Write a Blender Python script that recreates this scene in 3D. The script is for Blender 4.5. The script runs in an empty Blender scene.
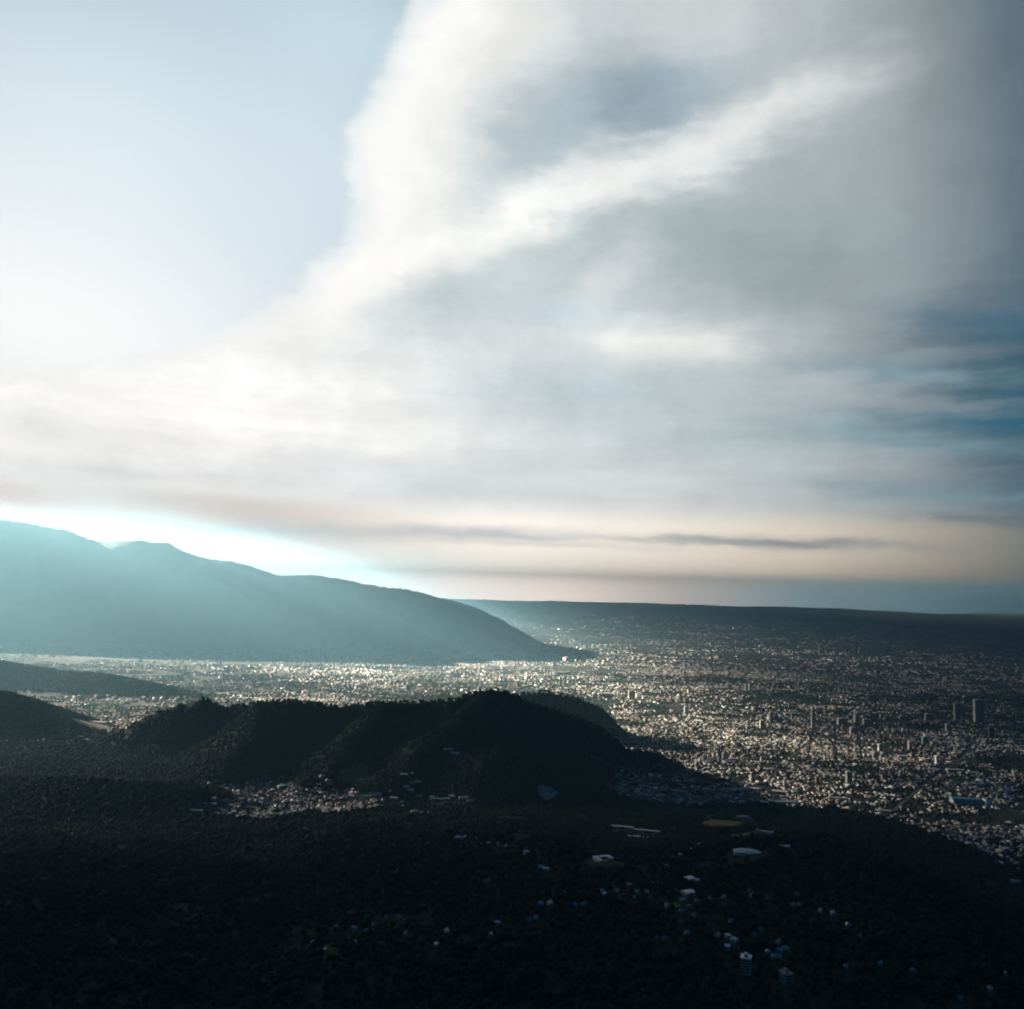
import bpy, math, random
import numpy as np

C = bpy.context.scene.collection
R = math.radians
rng = np.random.default_rng(7)
random.seed(7)

# ------------------------------------------------------------------ camera
H = 700.0                                   # metres above the valley floor
FPX, PW, PH = 887.0, 1024, 1009
PITCH, ROLL = R(6.1), R(1.75)
fwd = np.array([0, math.cos(PITCH), math.sin(PITCH)])
up0 = np.array([0, -math.sin(PITCH), math.cos(PITCH)])
rt0 = np.array([1.0, 0, 0])
rt = math.cos(ROLL) * rt0 + math.sin(ROLL) * up0
up = math.cos(ROLL) * up0 - math.sin(ROLL) * rt0
cam_d = bpy.data.cameras.new('camera')
cam = bpy.data.objects.new('camera', cam_d)
C.objects.link(cam)
from mathutils import Matrix
cam.matrix_world = Matrix(((rt[0], up[0], -fwd[0], 0), (rt[1], up[1], -fwd[1], 0),
                           (rt[2], up[2], -fwd[2], H), (0, 0, 0, 1)))
cam_d.sensor_width = 36.0
cam_d.lens = 36.0 * FPX / PW
cam_d.clip_start = 1.0
cam_d.clip_end = 300000.0
bpy.context.scene.camera = cam


def ray(px, py):
    d = fwd + rt * (px - 512) / FPX - up * (py - 504.5) / FPX
    return d / np.linalg.norm(d)


def azel(px, py):
    d = ray(px, py)
    return math.degrees(math.atan2(d[0], d[1])), math.degrees(math.asin(d[2]))


def at(px, py, dist):
    """point that stands DIST metres ahead in the valley, seen at this height and bearing"""
    d = ray(px, py)
    return np.array([0, 0, H]) + d * (dist / d[1])


def project(p):
    q = np.asarray(p, float) - np.array([0, 0, H])
    z = q @ fwd
    return 512 + FPX * (q @ rt) / z, 504.5 - FPX * (q @ up) / z, z


# ------------------------------------------------------------------ light and exposure
SUN_AZ, SUN_EL = -58.0, 15.0
EXPOSURE = 5.3
SUN_STRENGTH = 5.0
SKY_STRENGTH = 0.1
HAZE_DENSITY = 0.98e-4
HAZE_COLOR = (0.103, 0.205, 0.272, 1)
HAZE_ABSORB = (0.0, 0.0, 0.0, 1)
HAZE_G = 0.52

sc = bpy.context.scene
sc.view_settings.view_transform = 'Standard'
sc.view_settings.look = 'None'
sc.view_settings.exposure = EXPOSURE
sc.view_settings.gamma = 1.0
sc.cycles.use_denoising = True
sc.cycles.max_bounces = 6
sc.cycles.diffuse_bounces = 2
sc.cycles.transparent_max_bounces = 16
sc.cycles.volume_bounces = 0
sc.cycles.filter_width = 2.1                # a soft lens

sun_dir = np.array([math.sin(R(SUN_AZ)) * math.cos(R(SUN_EL)), math.cos(R(SUN_AZ)) * math.cos(R(SUN_EL)), math.sin(R(SUN_EL))])
sd = bpy.data.lights.new('sun', 'SUN')
sd.energy = SUN_STRENGTH
sd.angle = R(0.5)
sd.color = (1.0, 0.85, 0.66)
so = bpy.data.objects.new('sun', sd)
C.objects.link(so)
from mathutils import Vector
so.rotation_euler = Vector(-sun_dir).to_track_quat('-Z', 'Y').to_euler()
so.location = (-3000, 2000, 3000)


def lin(c):
    return tuple(((v / 255.0) / 12.92 if v / 255.0 <= 0.04045 else ((v / 255.0 + 0.055) / 1.055) ** 2.4) for v in c)


# ------------------------------------------------------------------ node helpers
class NT:
    def __init__(self, nt):
        self.nt = nt
        self.L = nt.links

    def n(self, t, **kw):
        nd = self.nt.nodes.new(t)
        for k, v in kw.items():
            setattr(nd, k, v)
        return nd

    def put(self, sock, v):
        if isinstance(v, bpy.types.NodeSocket):
            self.L.new(v, sock)
        else:
            sock.default_value = v

    def math(self, op, a, b=0.0, c=0.0, clamp=False):
        nd = self.n('ShaderNodeMath', operation=op)
        nd.use_clamp = clamp
        self.put(nd.inputs[0], a); self.put(nd.inputs[1], b); self.put(nd.inputs[2], c)
        return nd.outputs[0]

    def dot(self, a, b):
        nd = self.n('ShaderNodeVectorMath', operation='DOT_PRODUCT')
        self.put(nd.inputs[0], a); self.put(nd.inputs[1], b)
        return nd.outputs['Value']

    def vmath(self, op, a, b=(0, 0, 0)):
        nd = self.n('ShaderNodeVectorMath', operation=op)
        self.put(nd.inputs[0], a); self.put(nd.inputs[1], b)
        return nd.outputs['Vector']

    def scale(self, a, s):
        nd = self.n('ShaderNodeVectorMath', operation='SCALE')
        self.put(nd.inputs[0], a); self.put(nd.inputs['Scale'], s)
        return nd.outputs['Vector']

    def xyz(self, x, y, z):
        nd = self.n('ShaderNodeCombineXYZ')
        self.put(nd.inputs[0], x); self.put(nd.inputs[1], y); self.put(nd.inputs[2], z)
        return nd.outputs[0]

    def mix(self, f, a, b):
        nd = self.n('ShaderNodeMix', data_type='RGBA')
        self.put(nd.inputs['Factor'], f)
        A = [i for i in nd.inputs if i.name == 'A' and i.type == 'RGBA'][0]
        B = [i for i in nd.inputs if i.name == 'B' and i.type == 'RGBA'][0]
        self.put(A, a); self.put(B, b)
        return [o for o in nd.outputs if o.type == 'RGBA'][0]

    def smooth(self, v, a, b, lo=0.0, hi=1.0):
        nd = self.n('ShaderNodeMapRange', interpolation_type='SMOOTHSTEP')
        self.put(nd.inputs['Value'], v)
        nd.inputs['From Min'].default_value = a; nd.inputs['From Max'].default_value = b
        nd.inputs['To Min'].default_value = lo; nd.inputs['To Max'].default_value = hi
        return nd.outputs['Result']

    def noise(self, vec, scale, detail=4.0, rough=0.5, color=False):
        nd = self.n('ShaderNodeTexNoise')
        self.put(nd.inputs['Vector'], vec)
        nd.inputs['Scale'].default_value = scale
        nd.inputs['Detail'].default_value = detail
        nd.inputs['Roughness'].default_value = rough
        return nd.outputs['Color'] if color else nd.outputs['Fac']

    def ramp(self, v, stops):
        nd = self.n('ShaderNodeValToRGB')
        self.put(nd.inputs[0], v)
        el = nd.color_ramp.elements
        while len(el) > 1:
            el.remove(el[-1])
        el[0].position = stops[0][0]; el[0].color = (*stops[0][1][:3], 1)
        for p, c in stops[1:]:
            e = el.new(p); e.color = (*c[:3], 1)
        return nd.outputs['Color']


def gauss_group():
    """exp(-((v.a)^2+(v.b)^2)): a soft elongated patch"""
    g = bpy.data.node_groups.new('soft patch', 'ShaderNodeTree')
    for nm in ('V', 'A', 'B'):
        g.interface.new_socket(nm, in_out='INPUT', socket_type='NodeSocketVector')
    g.interface.new_socket('F', in_out='OUTPUT', socket_type='NodeSocketFloat')
    t = NT(g)
    i = t.n('NodeGroupInput'); o = t.n('NodeGroupOutput')
    a = t.dot(i.outputs[0], i.outputs[1]); b = t.dot(i.outputs[0], i.outputs[2])
    s = t.math('ADD', t.math('MULTIPLY', a, a), t.math('MULTIPLY', b, b))
    g.links.new(t.math('EXPONENT', t.math('MULTIPLY', s, -1.0)), o.inputs[0])
    return g


GG = gauss_group()

# ------------------------------------------------------------------ sky with clouds
world = bpy.data.worlds.new('World')
sc.world = world
world.use_nodes = True
wt = world.node_tree
wt.nodes.clear()
W = NT(wt)
tc = W.n('ShaderNodeTexCoord').outputs['Generated']
sep = W.n('ShaderNodeSeparateXYZ')
W.put(sep.inputs[0], tc)
az = W.math('MULTIPLY', W.math('ARCTAN2', sep.outputs[0], sep.outputs[1]), 180 / math.pi)
el = W.math('MULTIPLY', W.math('ARCSINE', sep.outputs[2]), 180 / math.pi)
V0 = W.xyz(az, el, 1.0)
# broad turbulence that bends the cloud forms, and a finer one stretched along the horizon
n1 = W.vmath('SUBTRACT', W.noise(W.xyz(W.math('MULTIPLY', az, 0.10), W.math('MULTIPLY', el, 0.16), 3.1), 1.0, 3.0, 0.5, True), (0.5, 0.5, 0.5))
n2 = W.vmath('SUBTRACT', W.noise(W.xyz(W.math('MULTIPLY', az, 0.22), W.math('MULTIPLY', el, 0.9), 8.4), 1.0, 4.0, 0.55, True), (0.5, 0.5, 0.5))
n3 = W.vmath('SUBTRACT', W.noise(W.xyz(W.math('MULTIPLY', az, 0.55), W.math('MULTIPLY', el, 0.85), 1.7), 1.0, 6.0, 0.62, True), (0.5, 0.5, 0.5))
warp = W.vmath('MULTIPLY', W.vmath('ADD', W.vmath('ADD', W.scale(n1, 5.0), W.scale(n2, 3.0)), W.scale(n3, 1.9)), (1.0, 0.75, 0.0))
V1 = W.vmath('ADD', V0, warp)
warp_s = W.vmath('MULTIPLY', W.vmath('ADD', W.scale(n2, 5.5), W.scale(n3, 3.0)), (1.0, 0.17, 0.0))
V2 = W.vmath('ADD', V0, warp_s)
K = 1.0 / SKY_STRENGTH / 2 ** EXPOSURE


def col(c):
    return tuple(v * K for v in lin(c)) + (1,)


def patch(V, px, py, sx, sy, rot):
    """factor of a soft patch placed by bearing and elevation"""
    a0, e0 = azel(px, py)
    d = 4.0
    ax, ex = azel(px + d, py); ay, ey = azel(px, py + d)
    J = np.array([[(ax - a0) / d, (ay - a0) / d], [(ex - e0) / d, (ey - e0) / d]])
    Ji = np.linalg.inv(J)
    c, s = math.cos(R(rot)), math.sin(R(rot))
    M = np.diag([1 / sx, 1 / sy]) @ np.array([[c, s], [-s, c]]) @ Ji
    off = -M @ np.array([a0, e0])
    nd = W.n('ShaderNodeGroup')
    nd.node_tree = GG
    W.put(nd.inputs[0], V)
    nd.inputs[1].default_value = (M[0, 0], M[0, 1], off[0])
    nd.inputs[2].default_value = (M[1, 0], M[1, 1], off[1])
    return nd.outputs[0]


def lay(cur, V, px, py, sx, sy, rot, c, st):
    return W.mix(W.math('MULTIPLY', patch(V, px, py, sx, sy, rot), st), cur, col(c))


def azr(px):                                    # bearing as 0..1 over -60..60 degrees
    return (azel(px, 450)[0] + 60) / 120


az01 = W.math('DIVIDE', W.math('ADD', az, 60.0), 120.0, clamp=True)

# clear sky
skyt = W.n('ShaderNodeTexSky')
skyt.sky_type = 'NISHITA'
skyt.sun_disc = False
skyt.sun_elevation = R(SUN_EL)
skyt.sun_rotation = R(SUN_AZ)
skyt.altitude = 1500
skyt.air_density = 1.0
skyt.dust_density = 2.0
skyt.ozone_density = 1.0
clear = W.scale(skyt.outputs[0], 0.023)
clear = lay(clear, V0, 120, 160, 380, 260, 20, (222, 239, 246), 0.95)
clear = lay(clear, V0, 340, 30, 170, 90, 10, (196, 220, 232), 0.85)
clear = lay(clear, V0, 40, 330, 330, 150, 12, (258, 259, 259), 0.95)
clear = lay(clear, V0, 300, 170, 110, 110, -40, (216, 231, 239), 0.7)

# cloud body: bright by the sun, grey to slate away from it
cl = W.ramp(az01, [(0.0, col((240, 242, 244))), (azr(200), col((240, 241, 240))), (azr(430), col((228, 231, 230))), (azr(560), col((208, 214, 215))),
                   (azr(700), col((190, 198, 200))), (azr(830), col((168, 177, 180))), (azr(940), col((132, 143, 148))), (azr(1024), col((92, 110, 122))), (1.0, col((50, 68, 84)))])
# cloud forms
for (V, *a) in [
    (V1, 660, 230, 190, 70, -12, (160, 174, 178), .9),
    (V1, 560, 335, 150, 60, 0, (196, 208, 212), .7),
    (V1, 480, 292, 120, 40, -14, (192, 205, 209), .9),
    (V1, 800, 262, 130, 66, -8, (142, 156, 160), .9),
    (V1, 640, 100, 125, 72, -24, (138, 160, 173), .97),
    (V1, 530, 150, 90, 55, -32, (168, 186, 194), .9),
    (V1, 600, 30, 50, 40, -30, (190, 202, 206), .6),
    (V1, 700, 20, 90, 45, -5, (213, 217, 217), .65),
    (V1, 480, 30, 70, 60, -40, (238, 238, 235), .85),
    (V1, 420, 130, 70, 90, 0, (242, 242, 239), .85),
    (V1, 400, 255, 90, 26, -22, (254, 254, 251), .95),
    (V1, 520, 214, 80, 25, -27, (252, 253, 250), .95),
    (V1, 610, 178, 85, 25, -22, (241, 243, 241), .95),
    (V1, 715, 140, 95, 26, -24, (230, 233, 232), .9),
    (V1, 800, 98, 70, 24, -20, (224, 227, 226), .85),
    (V1, 330, 300, 80, 34, -30, (244, 244, 241), .8),
    (V1, 600, 285, 62, 20, -58, (226, 229, 229), .6),
    (V2, 650, 345, 85, 20, 3, (238, 240, 237), .95),
    (V2, 700, 350, 60, 14, 3, (228, 230, 227), .6),
    (V1, 560, 318, 45, 16, 5, (196, 214, 226), .5),
    (V2, 580, 392, 170, 28, 2, (176, 193, 200), .75),
    (V2, 760, 380, 120, 22, 2, (165, 180, 186), .5),
    (V2, 930, 372, 110, 13, 5, (112, 140, 152), .6),
    (V2, 860, 432, 110, 16, 3, (108, 148, 158), .6),
    (V2, 900, 490, 120, 11, 4, (108, 138, 148), .5),
    (V2, 700, 440, 160, 22, 2, (168, 186, 192), .6),
    (V2, 660, 478, 50, 6, 8, (205, 212, 212), .5),
    (V2, 440, 482, 220, 30, 1, (196, 207, 210), .8),
    (V2, 300, 470, 120, 18, 1, (212, 219, 221), .5),
    (V2, 388, 448, 30, 10, 4, (243, 243, 240), .85),
    (V2, 372, 390, 24, 12, 0, (241, 242, 240), .6),
    (V2, 290, 395, 150, 24, -8, (240, 241, 239), .7),
    (V2, 150, 385, 170, 36, 4, (251, 252, 252), .9),
    (V2, 40, 424, 80, 12, 7, (214, 219, 219), .8),
    (V2, 90, 470, 130, 13, 4, (220, 227, 229), .7),
    (V2, 30, 452, 60, 8, 5, (238, 239, 239), .7),
    (V2, 110, 425, 270, 75, 4, (268, 268, 266), .55),
]:
    cl = lay(cl, V, *a)
# blue-slate rain sky away from the sun, drawn out in streaks along the horizon
stv = W.math('SUBTRACT', W.noise(W.vmath('MULTIPLY', V2, (0.05, 0.62, 1.0)), 1.0, 6.0, 0.6), 0.5)
stv2 = W.noise(W.vmath('ADD', W.vmath('MULTIPLY', V2, (0.035, 0.42, 1.0)), (3.0, 0.35, 0.0)), 1.0, 4.0, 0.55)
sl = W.math('MULTIPLY', W.smooth(stv2, 0.36, 0.56, 0.25, 1.0), patch(V2, 1075, 400, 190, 105, 6), clamp=True)
cl = W.mix(W.math('MULTIPLY', sl, 0.95), cl, col((30, 78, 98)))
for (V, *a) in [
    (V2, 985, 322, 90, 16, 4, (44, 92, 118), .55),
    (V2, 960, 420, 120, 9, 3, (34, 94, 120), .5),
    (V2, 900, 372, 90, 8, 4, (126, 152, 162), .6),
    (V2, 960, 448, 90, 5, 4, (96, 132, 144), .5),
    (V2, 1000, 498, 60, 4, -2, (112, 138, 146), .5),
]:
    cl = lay(cl, V, *a)
# soft mottling and horizontal streaks
mot = W.math('ADD', W.math('MULTIPLY', W.math('SUBTRACT', W.noise(V1, 0.24, 8.0, 0.62), 0.5), 0.42), 1.0)
low = W.smooth(el, 20.0, 10.0)
mot = W.math('ADD', mot, W.math('MULTIPLY', W.math('MULTIPLY', stv, low), 0.38))
cl = W.scale(cl, mot)

# edge of the cloud against the clear part of the sky
edge = [azel(*p) for p in [(440, -60), (415, 20), (382, 75), (352, 125), (350, 165), (352, 205), (318, 262), (278, 300), (215, 335), (120, 362), (0, 372), (-160, 378)]]
fc = W.n('ShaderNodeFloatCurve')
e_lo, e_hi = 8.0, 44.0
W.put(fc.inputs['Value'], W.math('DIVIDE', W.math('SUBTRACT', el, e_lo), e_hi - e_lo, clamp=True))
fc.inputs['Factor'].default_value = 1.0
cv = fc.mapping.curves[0]
pts = sorted([((e - e_lo) / (e_hi - e_lo), (a + 60) / 60) for a, e in edge] + [(0.0, 0.0)])
cv.points[0].location = pts[0]; cv.points[1].location = pts[-1]
for p in pts[1:-1]:
    cv.points.new(*p)
fc.mapping.update()
azb = W.math('SUBTRACT', W.math('MULTIPLY', fc.outputs[0], 60.0), 60.0)
sepn = W.n('ShaderNodeSeparateXYZ')
W.put(sepn.inputs[0], warp)
s = W.math('ADD', W.math('SUBTRACT', az, azb), W.math('MULTIPLY', sepn.outputs[0], 0.8))
mask = W.math('MULTIPLY', W.math('ADD', W.smooth(s, -0.9, 0.5), W.smooth(s, -0.6, 2.6)), 0.5)
rim = W.math('MULTIPLY', W.smooth(s, 7.0, 0.5), W.smooth(el, 14.0, 20.0))
cl = W.mix(W.math('MULTIPLY', rim, 0.75), cl, col((256, 256, 253)))
out = W.mix(mask, clear, cl)

# pale band of clear air over the horizon, warm away from the sun
band = W.ramp(az01, [(0.0, col((240, 230, 226))), (azr(0), col((242, 232, 228))), (azr(250), col((240, 230, 224))), (azr(480), col((214, 213, 206))), (azr(650), col((200, 196, 186))),
                     (azr(800), col((176, 170, 156))), (azr(910), col((142, 138, 126))), (azr(1024), col((98, 100, 94))), (1.0, col((60, 70, 76)))])
bf = W.math('MULTIPLY', W.smooth(W.math('ADD', el, W.math('MULTIPLY', stv, 1.6)), 6.6, 4.6), 0.92)
band = W.scale(band, W.smooth(az, -18.0, 2.0, 0.8, 1.5))
out = W.mix(bf, out, band)
lowband = W.ramp(az01, [(0.0, col((215, 222, 224))), (azr(400), col((225, 214, 208))), (azr(560), col((224, 212, 204))), (azr(680), col((172, 170, 168))), (azr(800), col((112, 136, 146))),
                        (azr(900), col((88, 115, 128))), (azr(1024), col((34, 68, 84))), (1.0, col((30, 50, 66)))])
lowband = W.scale(lowband, W.smooth(az, -26.0, -2.0, 1.0, 3.0))
out = W.mix(W.math('MULTIPLY', W.smooth(el, 2.3, 0.7), 0.95), out, lowband)
for (V, *a) in [
    (V2, 500, 534, 90, 6, 2, (172, 182, 188), .8),
    (V2, 470, 535, 90, 4, 2, (194, 200, 202), .6),
    (V2, 250, 530, 190, 8, 1.5, (196, 204, 208), .85),
    (V2, 790, 543, 120, 5.5, 2, (108, 122, 132), .8),
    (V2, 690, 541, 80, 4, 2, (150, 158, 162), .6),
    (V2, 560, 545, 120, 3, 2, (196, 198, 196), .5),
    (V2, 980, 520, 90, 6, 3, (70, 98, 110), .5),
    (V0, 180, 556, 235, 27, 12, (222, 108, 78), .85),
]:
    out = lay(out, V, *a)
# overhead and behind: unseen dark blue, added to keep shaded land dim and bluish
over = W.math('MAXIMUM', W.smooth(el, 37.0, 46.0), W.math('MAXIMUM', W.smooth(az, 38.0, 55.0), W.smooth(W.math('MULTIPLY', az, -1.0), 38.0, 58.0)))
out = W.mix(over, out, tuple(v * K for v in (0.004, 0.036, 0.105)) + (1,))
out = W.mix(W.smooth(el, -0.4, -1.5), out, tuple(v * K for v in (0.02, 0.03, 0.04)) + (1,))
# the air low over the land is looked through at a slant: light beyond it is that much stronger
slant = W.math('DIVIDE', W.smooth(az, -30.0, 2.0, 0.062, 0.088), W.math('MAXIMUM', W.math('ADD', sep.outputs[2], 0.02), 0.058))
out = W.vmath('MULTIPLY', out, W.xyz(*[W.math('MULTIPLY', W.math('EXPONENT', W.math('MULTIPLY', slant, c_)), 0.99) for c_ in (1.46, 1.38, 1.33)]))
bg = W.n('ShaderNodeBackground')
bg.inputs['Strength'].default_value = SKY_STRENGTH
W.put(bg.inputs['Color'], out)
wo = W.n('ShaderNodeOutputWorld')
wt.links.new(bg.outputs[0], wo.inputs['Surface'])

# ------------------------------------------------------------------ noise for the land


def vnoise(x, y, seed=0):
    xi = np.floor(x).astype(np.int64); yi = np.floor(y).astype(np.int64)
    xf = x - xi; yf = y - yi
    u = xf * xf * xf * (xf * (xf * 6 - 15) + 10); v = yf * yf * yf * (yf * (yf * 6 - 15) + 10)

    def h(a, b):
        n = (a * 374761393 + b * 668265263 + seed * 982451653) & 0xFFFFFFFF
        n = ((n ^ (n >> 13)) * 1274126177) & 0xFFFFFFFF
        n = (n ^ (n >> 16)) & 0xFFFFFFFF
        return n / 4294967295.0
    a = h(xi, yi); b = h(xi + 1, yi); c = h(xi, yi + 1); d = h(xi + 1, yi + 1)
    return a + (b - a) * u + (c - a) * v + (a - b - c + d) * u * v


def fbm(x, y, oct=5, seed=0, ridged=False):
    t = 0; amp = 1.0; tot = 0
    for i in range(oct):
        n = vnoise(x * 2 ** i + i * 17.3, y * 2 ** i - i * 9.1, seed + i)
        if ridged:
            n = 1 - np.abs(2 * n - 1)
        t = t + n * amp; tot += amp; amp *= 0.5
    return t / tot


# ------------------------------------------------------------------ ridges: crest lines (bearing, height seen, km)
RIDGES = {
    'mountain': [
        ([(-260, 512, 12.4), (-60, 512, 12.3), (0, 517, 12.2), (60, 529, 12.0), (105, 541, 11.9), (140, 540, 11.8), (166, 542, 11.8), (200, 556, 11.8), (238, 562, 11.9), (285, 574, 12.0),
           (322, 574, 12.1), (365, 584, 12.3), (425, 592, 12.8), (460, 600, 13.4), (485, 611, 14), (496, 625, 14.4)], 400, 1.6),
        ([(166, 545, 11.8), (215, 580, 11.2), (270, 618, 10.6), (322, 650, 10.3)], 300, 1.8),
        ([(322, 577, 12.1), (390, 612, 11.6), (425, 636, 11.2), (445, 652, 11.0)], 260, 1.7)],
    'low_ridge': [([(-120, 655, 6.4), (0, 661, 6.3), (60, 671, 6.2), (110, 675, 6.1), (150, 683, 6.0), (192, 694, 5.9)], 260, 1.6)],
    'side_hill': [([(-160, 668, 4.6), (-60, 680, 4.5), (0, 691, 4.4), (40, 712, 4.3), (82, 737, 4.1)], 250, 1.8),
                  ([(-100, 775, 3.2), (0, 778, 3.1), (90, 780, 3.0), (170, 785, 3.0)], 220, 1.8)],
    'wooded_ridge': [([(50, 757, 4.0), (110, 737, 4.0), (150, 715, 4.0), (188, 702, 4.0), (203, 698, 4.0), (225, 707, 4.0), (262, 702, 3.95), (290, 700, 3.9), (340, 706, 3.85), (380, 702, 3.8),
                       (430, 701, 3.8), (455, 699, 3.75), (473, 693, 3.75), (490, 688, 3.7), (508, 692, 3.7), (530, 702, 3.75), (560, 711, 3.8), (588, 720, 3.9), (600, 727, 3.95)], 60, 1.0),
                     ([(262, 702, 3.95), (250, 737, 3.6), (225, 767, 3.35)], 120, 1.5),
                     ([(380, 704, 3.8), (350, 738, 3.55), (330, 767, 3.35)], 120, 1.5),
                     ([(490, 692, 3.7), (440, 730, 3.5), (405, 764, 3.3)], 120, 1.5),
                     ([(530, 704, 3.75), (540, 722, 3.62)], 60, 1.1)],
    'back_hill': [([(505, 695, 4.8), (545, 691, 4.8), (575, 697, 4.8), (598, 706, 4.8)], 70, 0.85)],
    'knoll': [([(618, 757, 3.9), (630, 752, 3.9), (645, 750, 3.9), (660, 754, 3.9), (678, 762, 3.92)], 25, 1.1)],
    'spur': [([(425, 768, 3.4), (468, 753, 3.35), (500, 749, 3.3), (530, 753, 3.3), (556, 764, 3.3), (574, 778, 3.3)], 120, 1.6)],
}
RW = {}
for k, lst in RIDGES.items():
    RW[k] = [(np.array([at(a, b, c * 1000) for a, b, c in l]), w0, wk) for l, w0, wk in lst]

# edge of the forest below the camera, as a line across the valley floor
FOREST_EDGE = [(-300, 850), (0, 829), (100, 822), (190, 818), (260, 818), (350, 807), (420, 803), (470, 801), (560, 800), (640, 806), (700, 811), (760, 806), (820, 808), (880, 816), (940, 833), (1000, 862), (1100, 915), (1400, 1000)]


def floor_pt(px, py):
    d = ray(px, py)
    return np.array([0, 0, H]) + d * (H / -d[2])


_fe = np.array([floor_pt(*p)[:2] for p in FOREST_EDGE])
_fa = np.degrees(np.arctan2(_fe[:, 0], _fe[:, 1])); _fr = np.hypot(_fe[:, 0], _fe[:, 1])


def edge_dist(x, y):
    """metres of forest between this point and the town (positive: inside the forest)"""
    a = np.degrees(np.arctan2(x, y))
    return np.interp(a, _fa, _fr) - np.hypot(x, y) + (fbm(x / 330, y / 330, 4, 44) - 0.5) * 330


def smooth(v, a, b):
    t = np.clip((v - a) / (b - a), 0, 1)
    return t * t * (3 - 2 * t)


NAMES = ['ground'] + list(RIDGES) + ['forest_slope', 'far_hills']


def land(x, y):
    x = np.asarray(x, float); y = np.asarray(y, float)
    r = np.hypot(x, y)
    base = (fbm(x / 900, y / 900, 3, 40) - 0.5) * 10
    hz = np.zeros_like(x); which = np.zeros(x.shape, int)
    wx = x + (fbm(x / 700, y / 700, 3, 3) - 0.5) * 420 * smooth(r, 2500, 9000)
    wy = y + (fbm(x / 700, y / 700, 3, 5) - 0.5) * 420 * smooth(r, 2500, 9000)
    for i, (k, lst) in enumerate(RW.items(), 1):
        hk = np.zeros_like(x); pk = np.zeros_like(x)
        big = k == 'mountain'
        for P, w0, wk in lst:
            lo = P[:, :2].min(0) - 6000; hi = P[:, :2].max(0) + 6000
            sel = (x > lo[0]) & (x < hi[0]) & (y > lo[1]) & (y < hi[1])
            if not sel.any():
                continue
            X = wx[sel] if big else x[sel]; Y = wy[sel] if big else y[sel]
            best = np.full(X.shape, 0.0); prof = np.zeros(X.shape)
            for a, b in zip(P[:-1], P[1:]):
                d = b[:2] - a[:2]
                t = np.clip(((X - a[0]) * d[0] + (Y - a[1]) * d[1]) / (d @ d), 0, 1)
                q = np.hypot(X - a[0] - t * d[0], Y - a[1] - t * d[1])
                z = np.maximum(a[2] + t * (b[2] - a[2]), 0)
                w = w0 + wk * z
                u = np.clip(q / w, 0, 1)
                pf = (1 - u) ** 1.6 * 0.55 + 0.45 * (1 - u * u * (3 - 2 * u))
                up_ = z * pf > best
                prof = np.where(up_, pf, prof); best = np.where(up_, z * pf, best)
            g_ = hk[sel]; k_ = pk[sel]
            k_[best > g_] = prof[best > g_]
            pk[sel] = k_
            hk[sel] = np.maximum(g_, best)
        if hk.max() > 0:
            sc_ = 1500.0 if big else 330.0
            g = fbm(x / sc_, y / sc_, 7, 11 + i, True)
            mx = 1900.0 if big else 330.0
            
            hk = hk + (g - 0.62) * (hk ** 0.75) * (1.5 if big else 1.0) * (1 - 0.9 * pk ** 1.5) * smooth(hk, 5, 60)
            m = hk > np.maximum(hz, 16)
            which[m] = i
            hz = np.maximum(hz, hk)
    ed = edge_dist(x, y)
    fs = smooth(ed, 150, 1900) * 235 + smooth(ed, 0, 260) * 14
    fs = fs + (fbm(x / 260, y / 260, 4, 77) - 0.5) * 46 * smooth(ed, 60, 700)
    fs = np.where(r < 900, fs * smooth(r, 200, 900), fs)
    m = (ed > 0) & (fs > hz - 4)
    which[m] = len(RW) + 1
    hz = np.maximum(hz, np.where(ed > 0, fs, 0))
    fh = smooth(r, 15000, 31000) * (570 + 240 * fbm(x / 5000, y / 5000, 4, 90))
    m = (r > 12500) & (fh > hz)
    which[m] = len(RW) + 2
    hz = np.maximum(hz, fh)
    return hz + base * smooth(r, 300, 2500), which


# fan-shaped sheet, fine inside the view and reaching the horizon
azs = np.concatenate([np.linspace(-180, -44, 60, endpoint=False), np.linspace(-44, 44, 700, endpoint=False), np.linspace(44, 180, 60, endpoint=False)])
rad = np.concatenate([np.linspace(60, 900, 14, endpoint=False), np.geomspace(900, 34000, 620)])
A_, R_ = np.meshgrid(np.radians(azs), rad, indexing='ij')
GX = R_ * np.sin(A_); GY = R_ * np.cos(A_)
GZ, GW = land(GX, GY)
na, nr = GX.shape
LOWEST = float(GZ.min())

# ------------------------------------------------------------------ materials


def material(name):
    m = bpy.data.materials.new(name)
    m.use_nodes = True
    m.node_tree.nodes.clear()
    return m, NT(m.node_tree)


def finish(m, t, color, rough=0.9, spec=0.2, bump=None):
    b = t.n('ShaderNodeBsdfPrincipled')
    t.put(b.inputs['Base Color'], color)
    b.inputs['Roughness'].default_value = rough
    b.inputs['Specular IOR Level'].default_value = spec
    if bump is not None:
        t.put(b.inputs['Normal'], bump)
    o = t.n('ShaderNodeOutputMaterial')
    t.L.new(b.outputs[0], o.inputs['Surface'])
    return m


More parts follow.
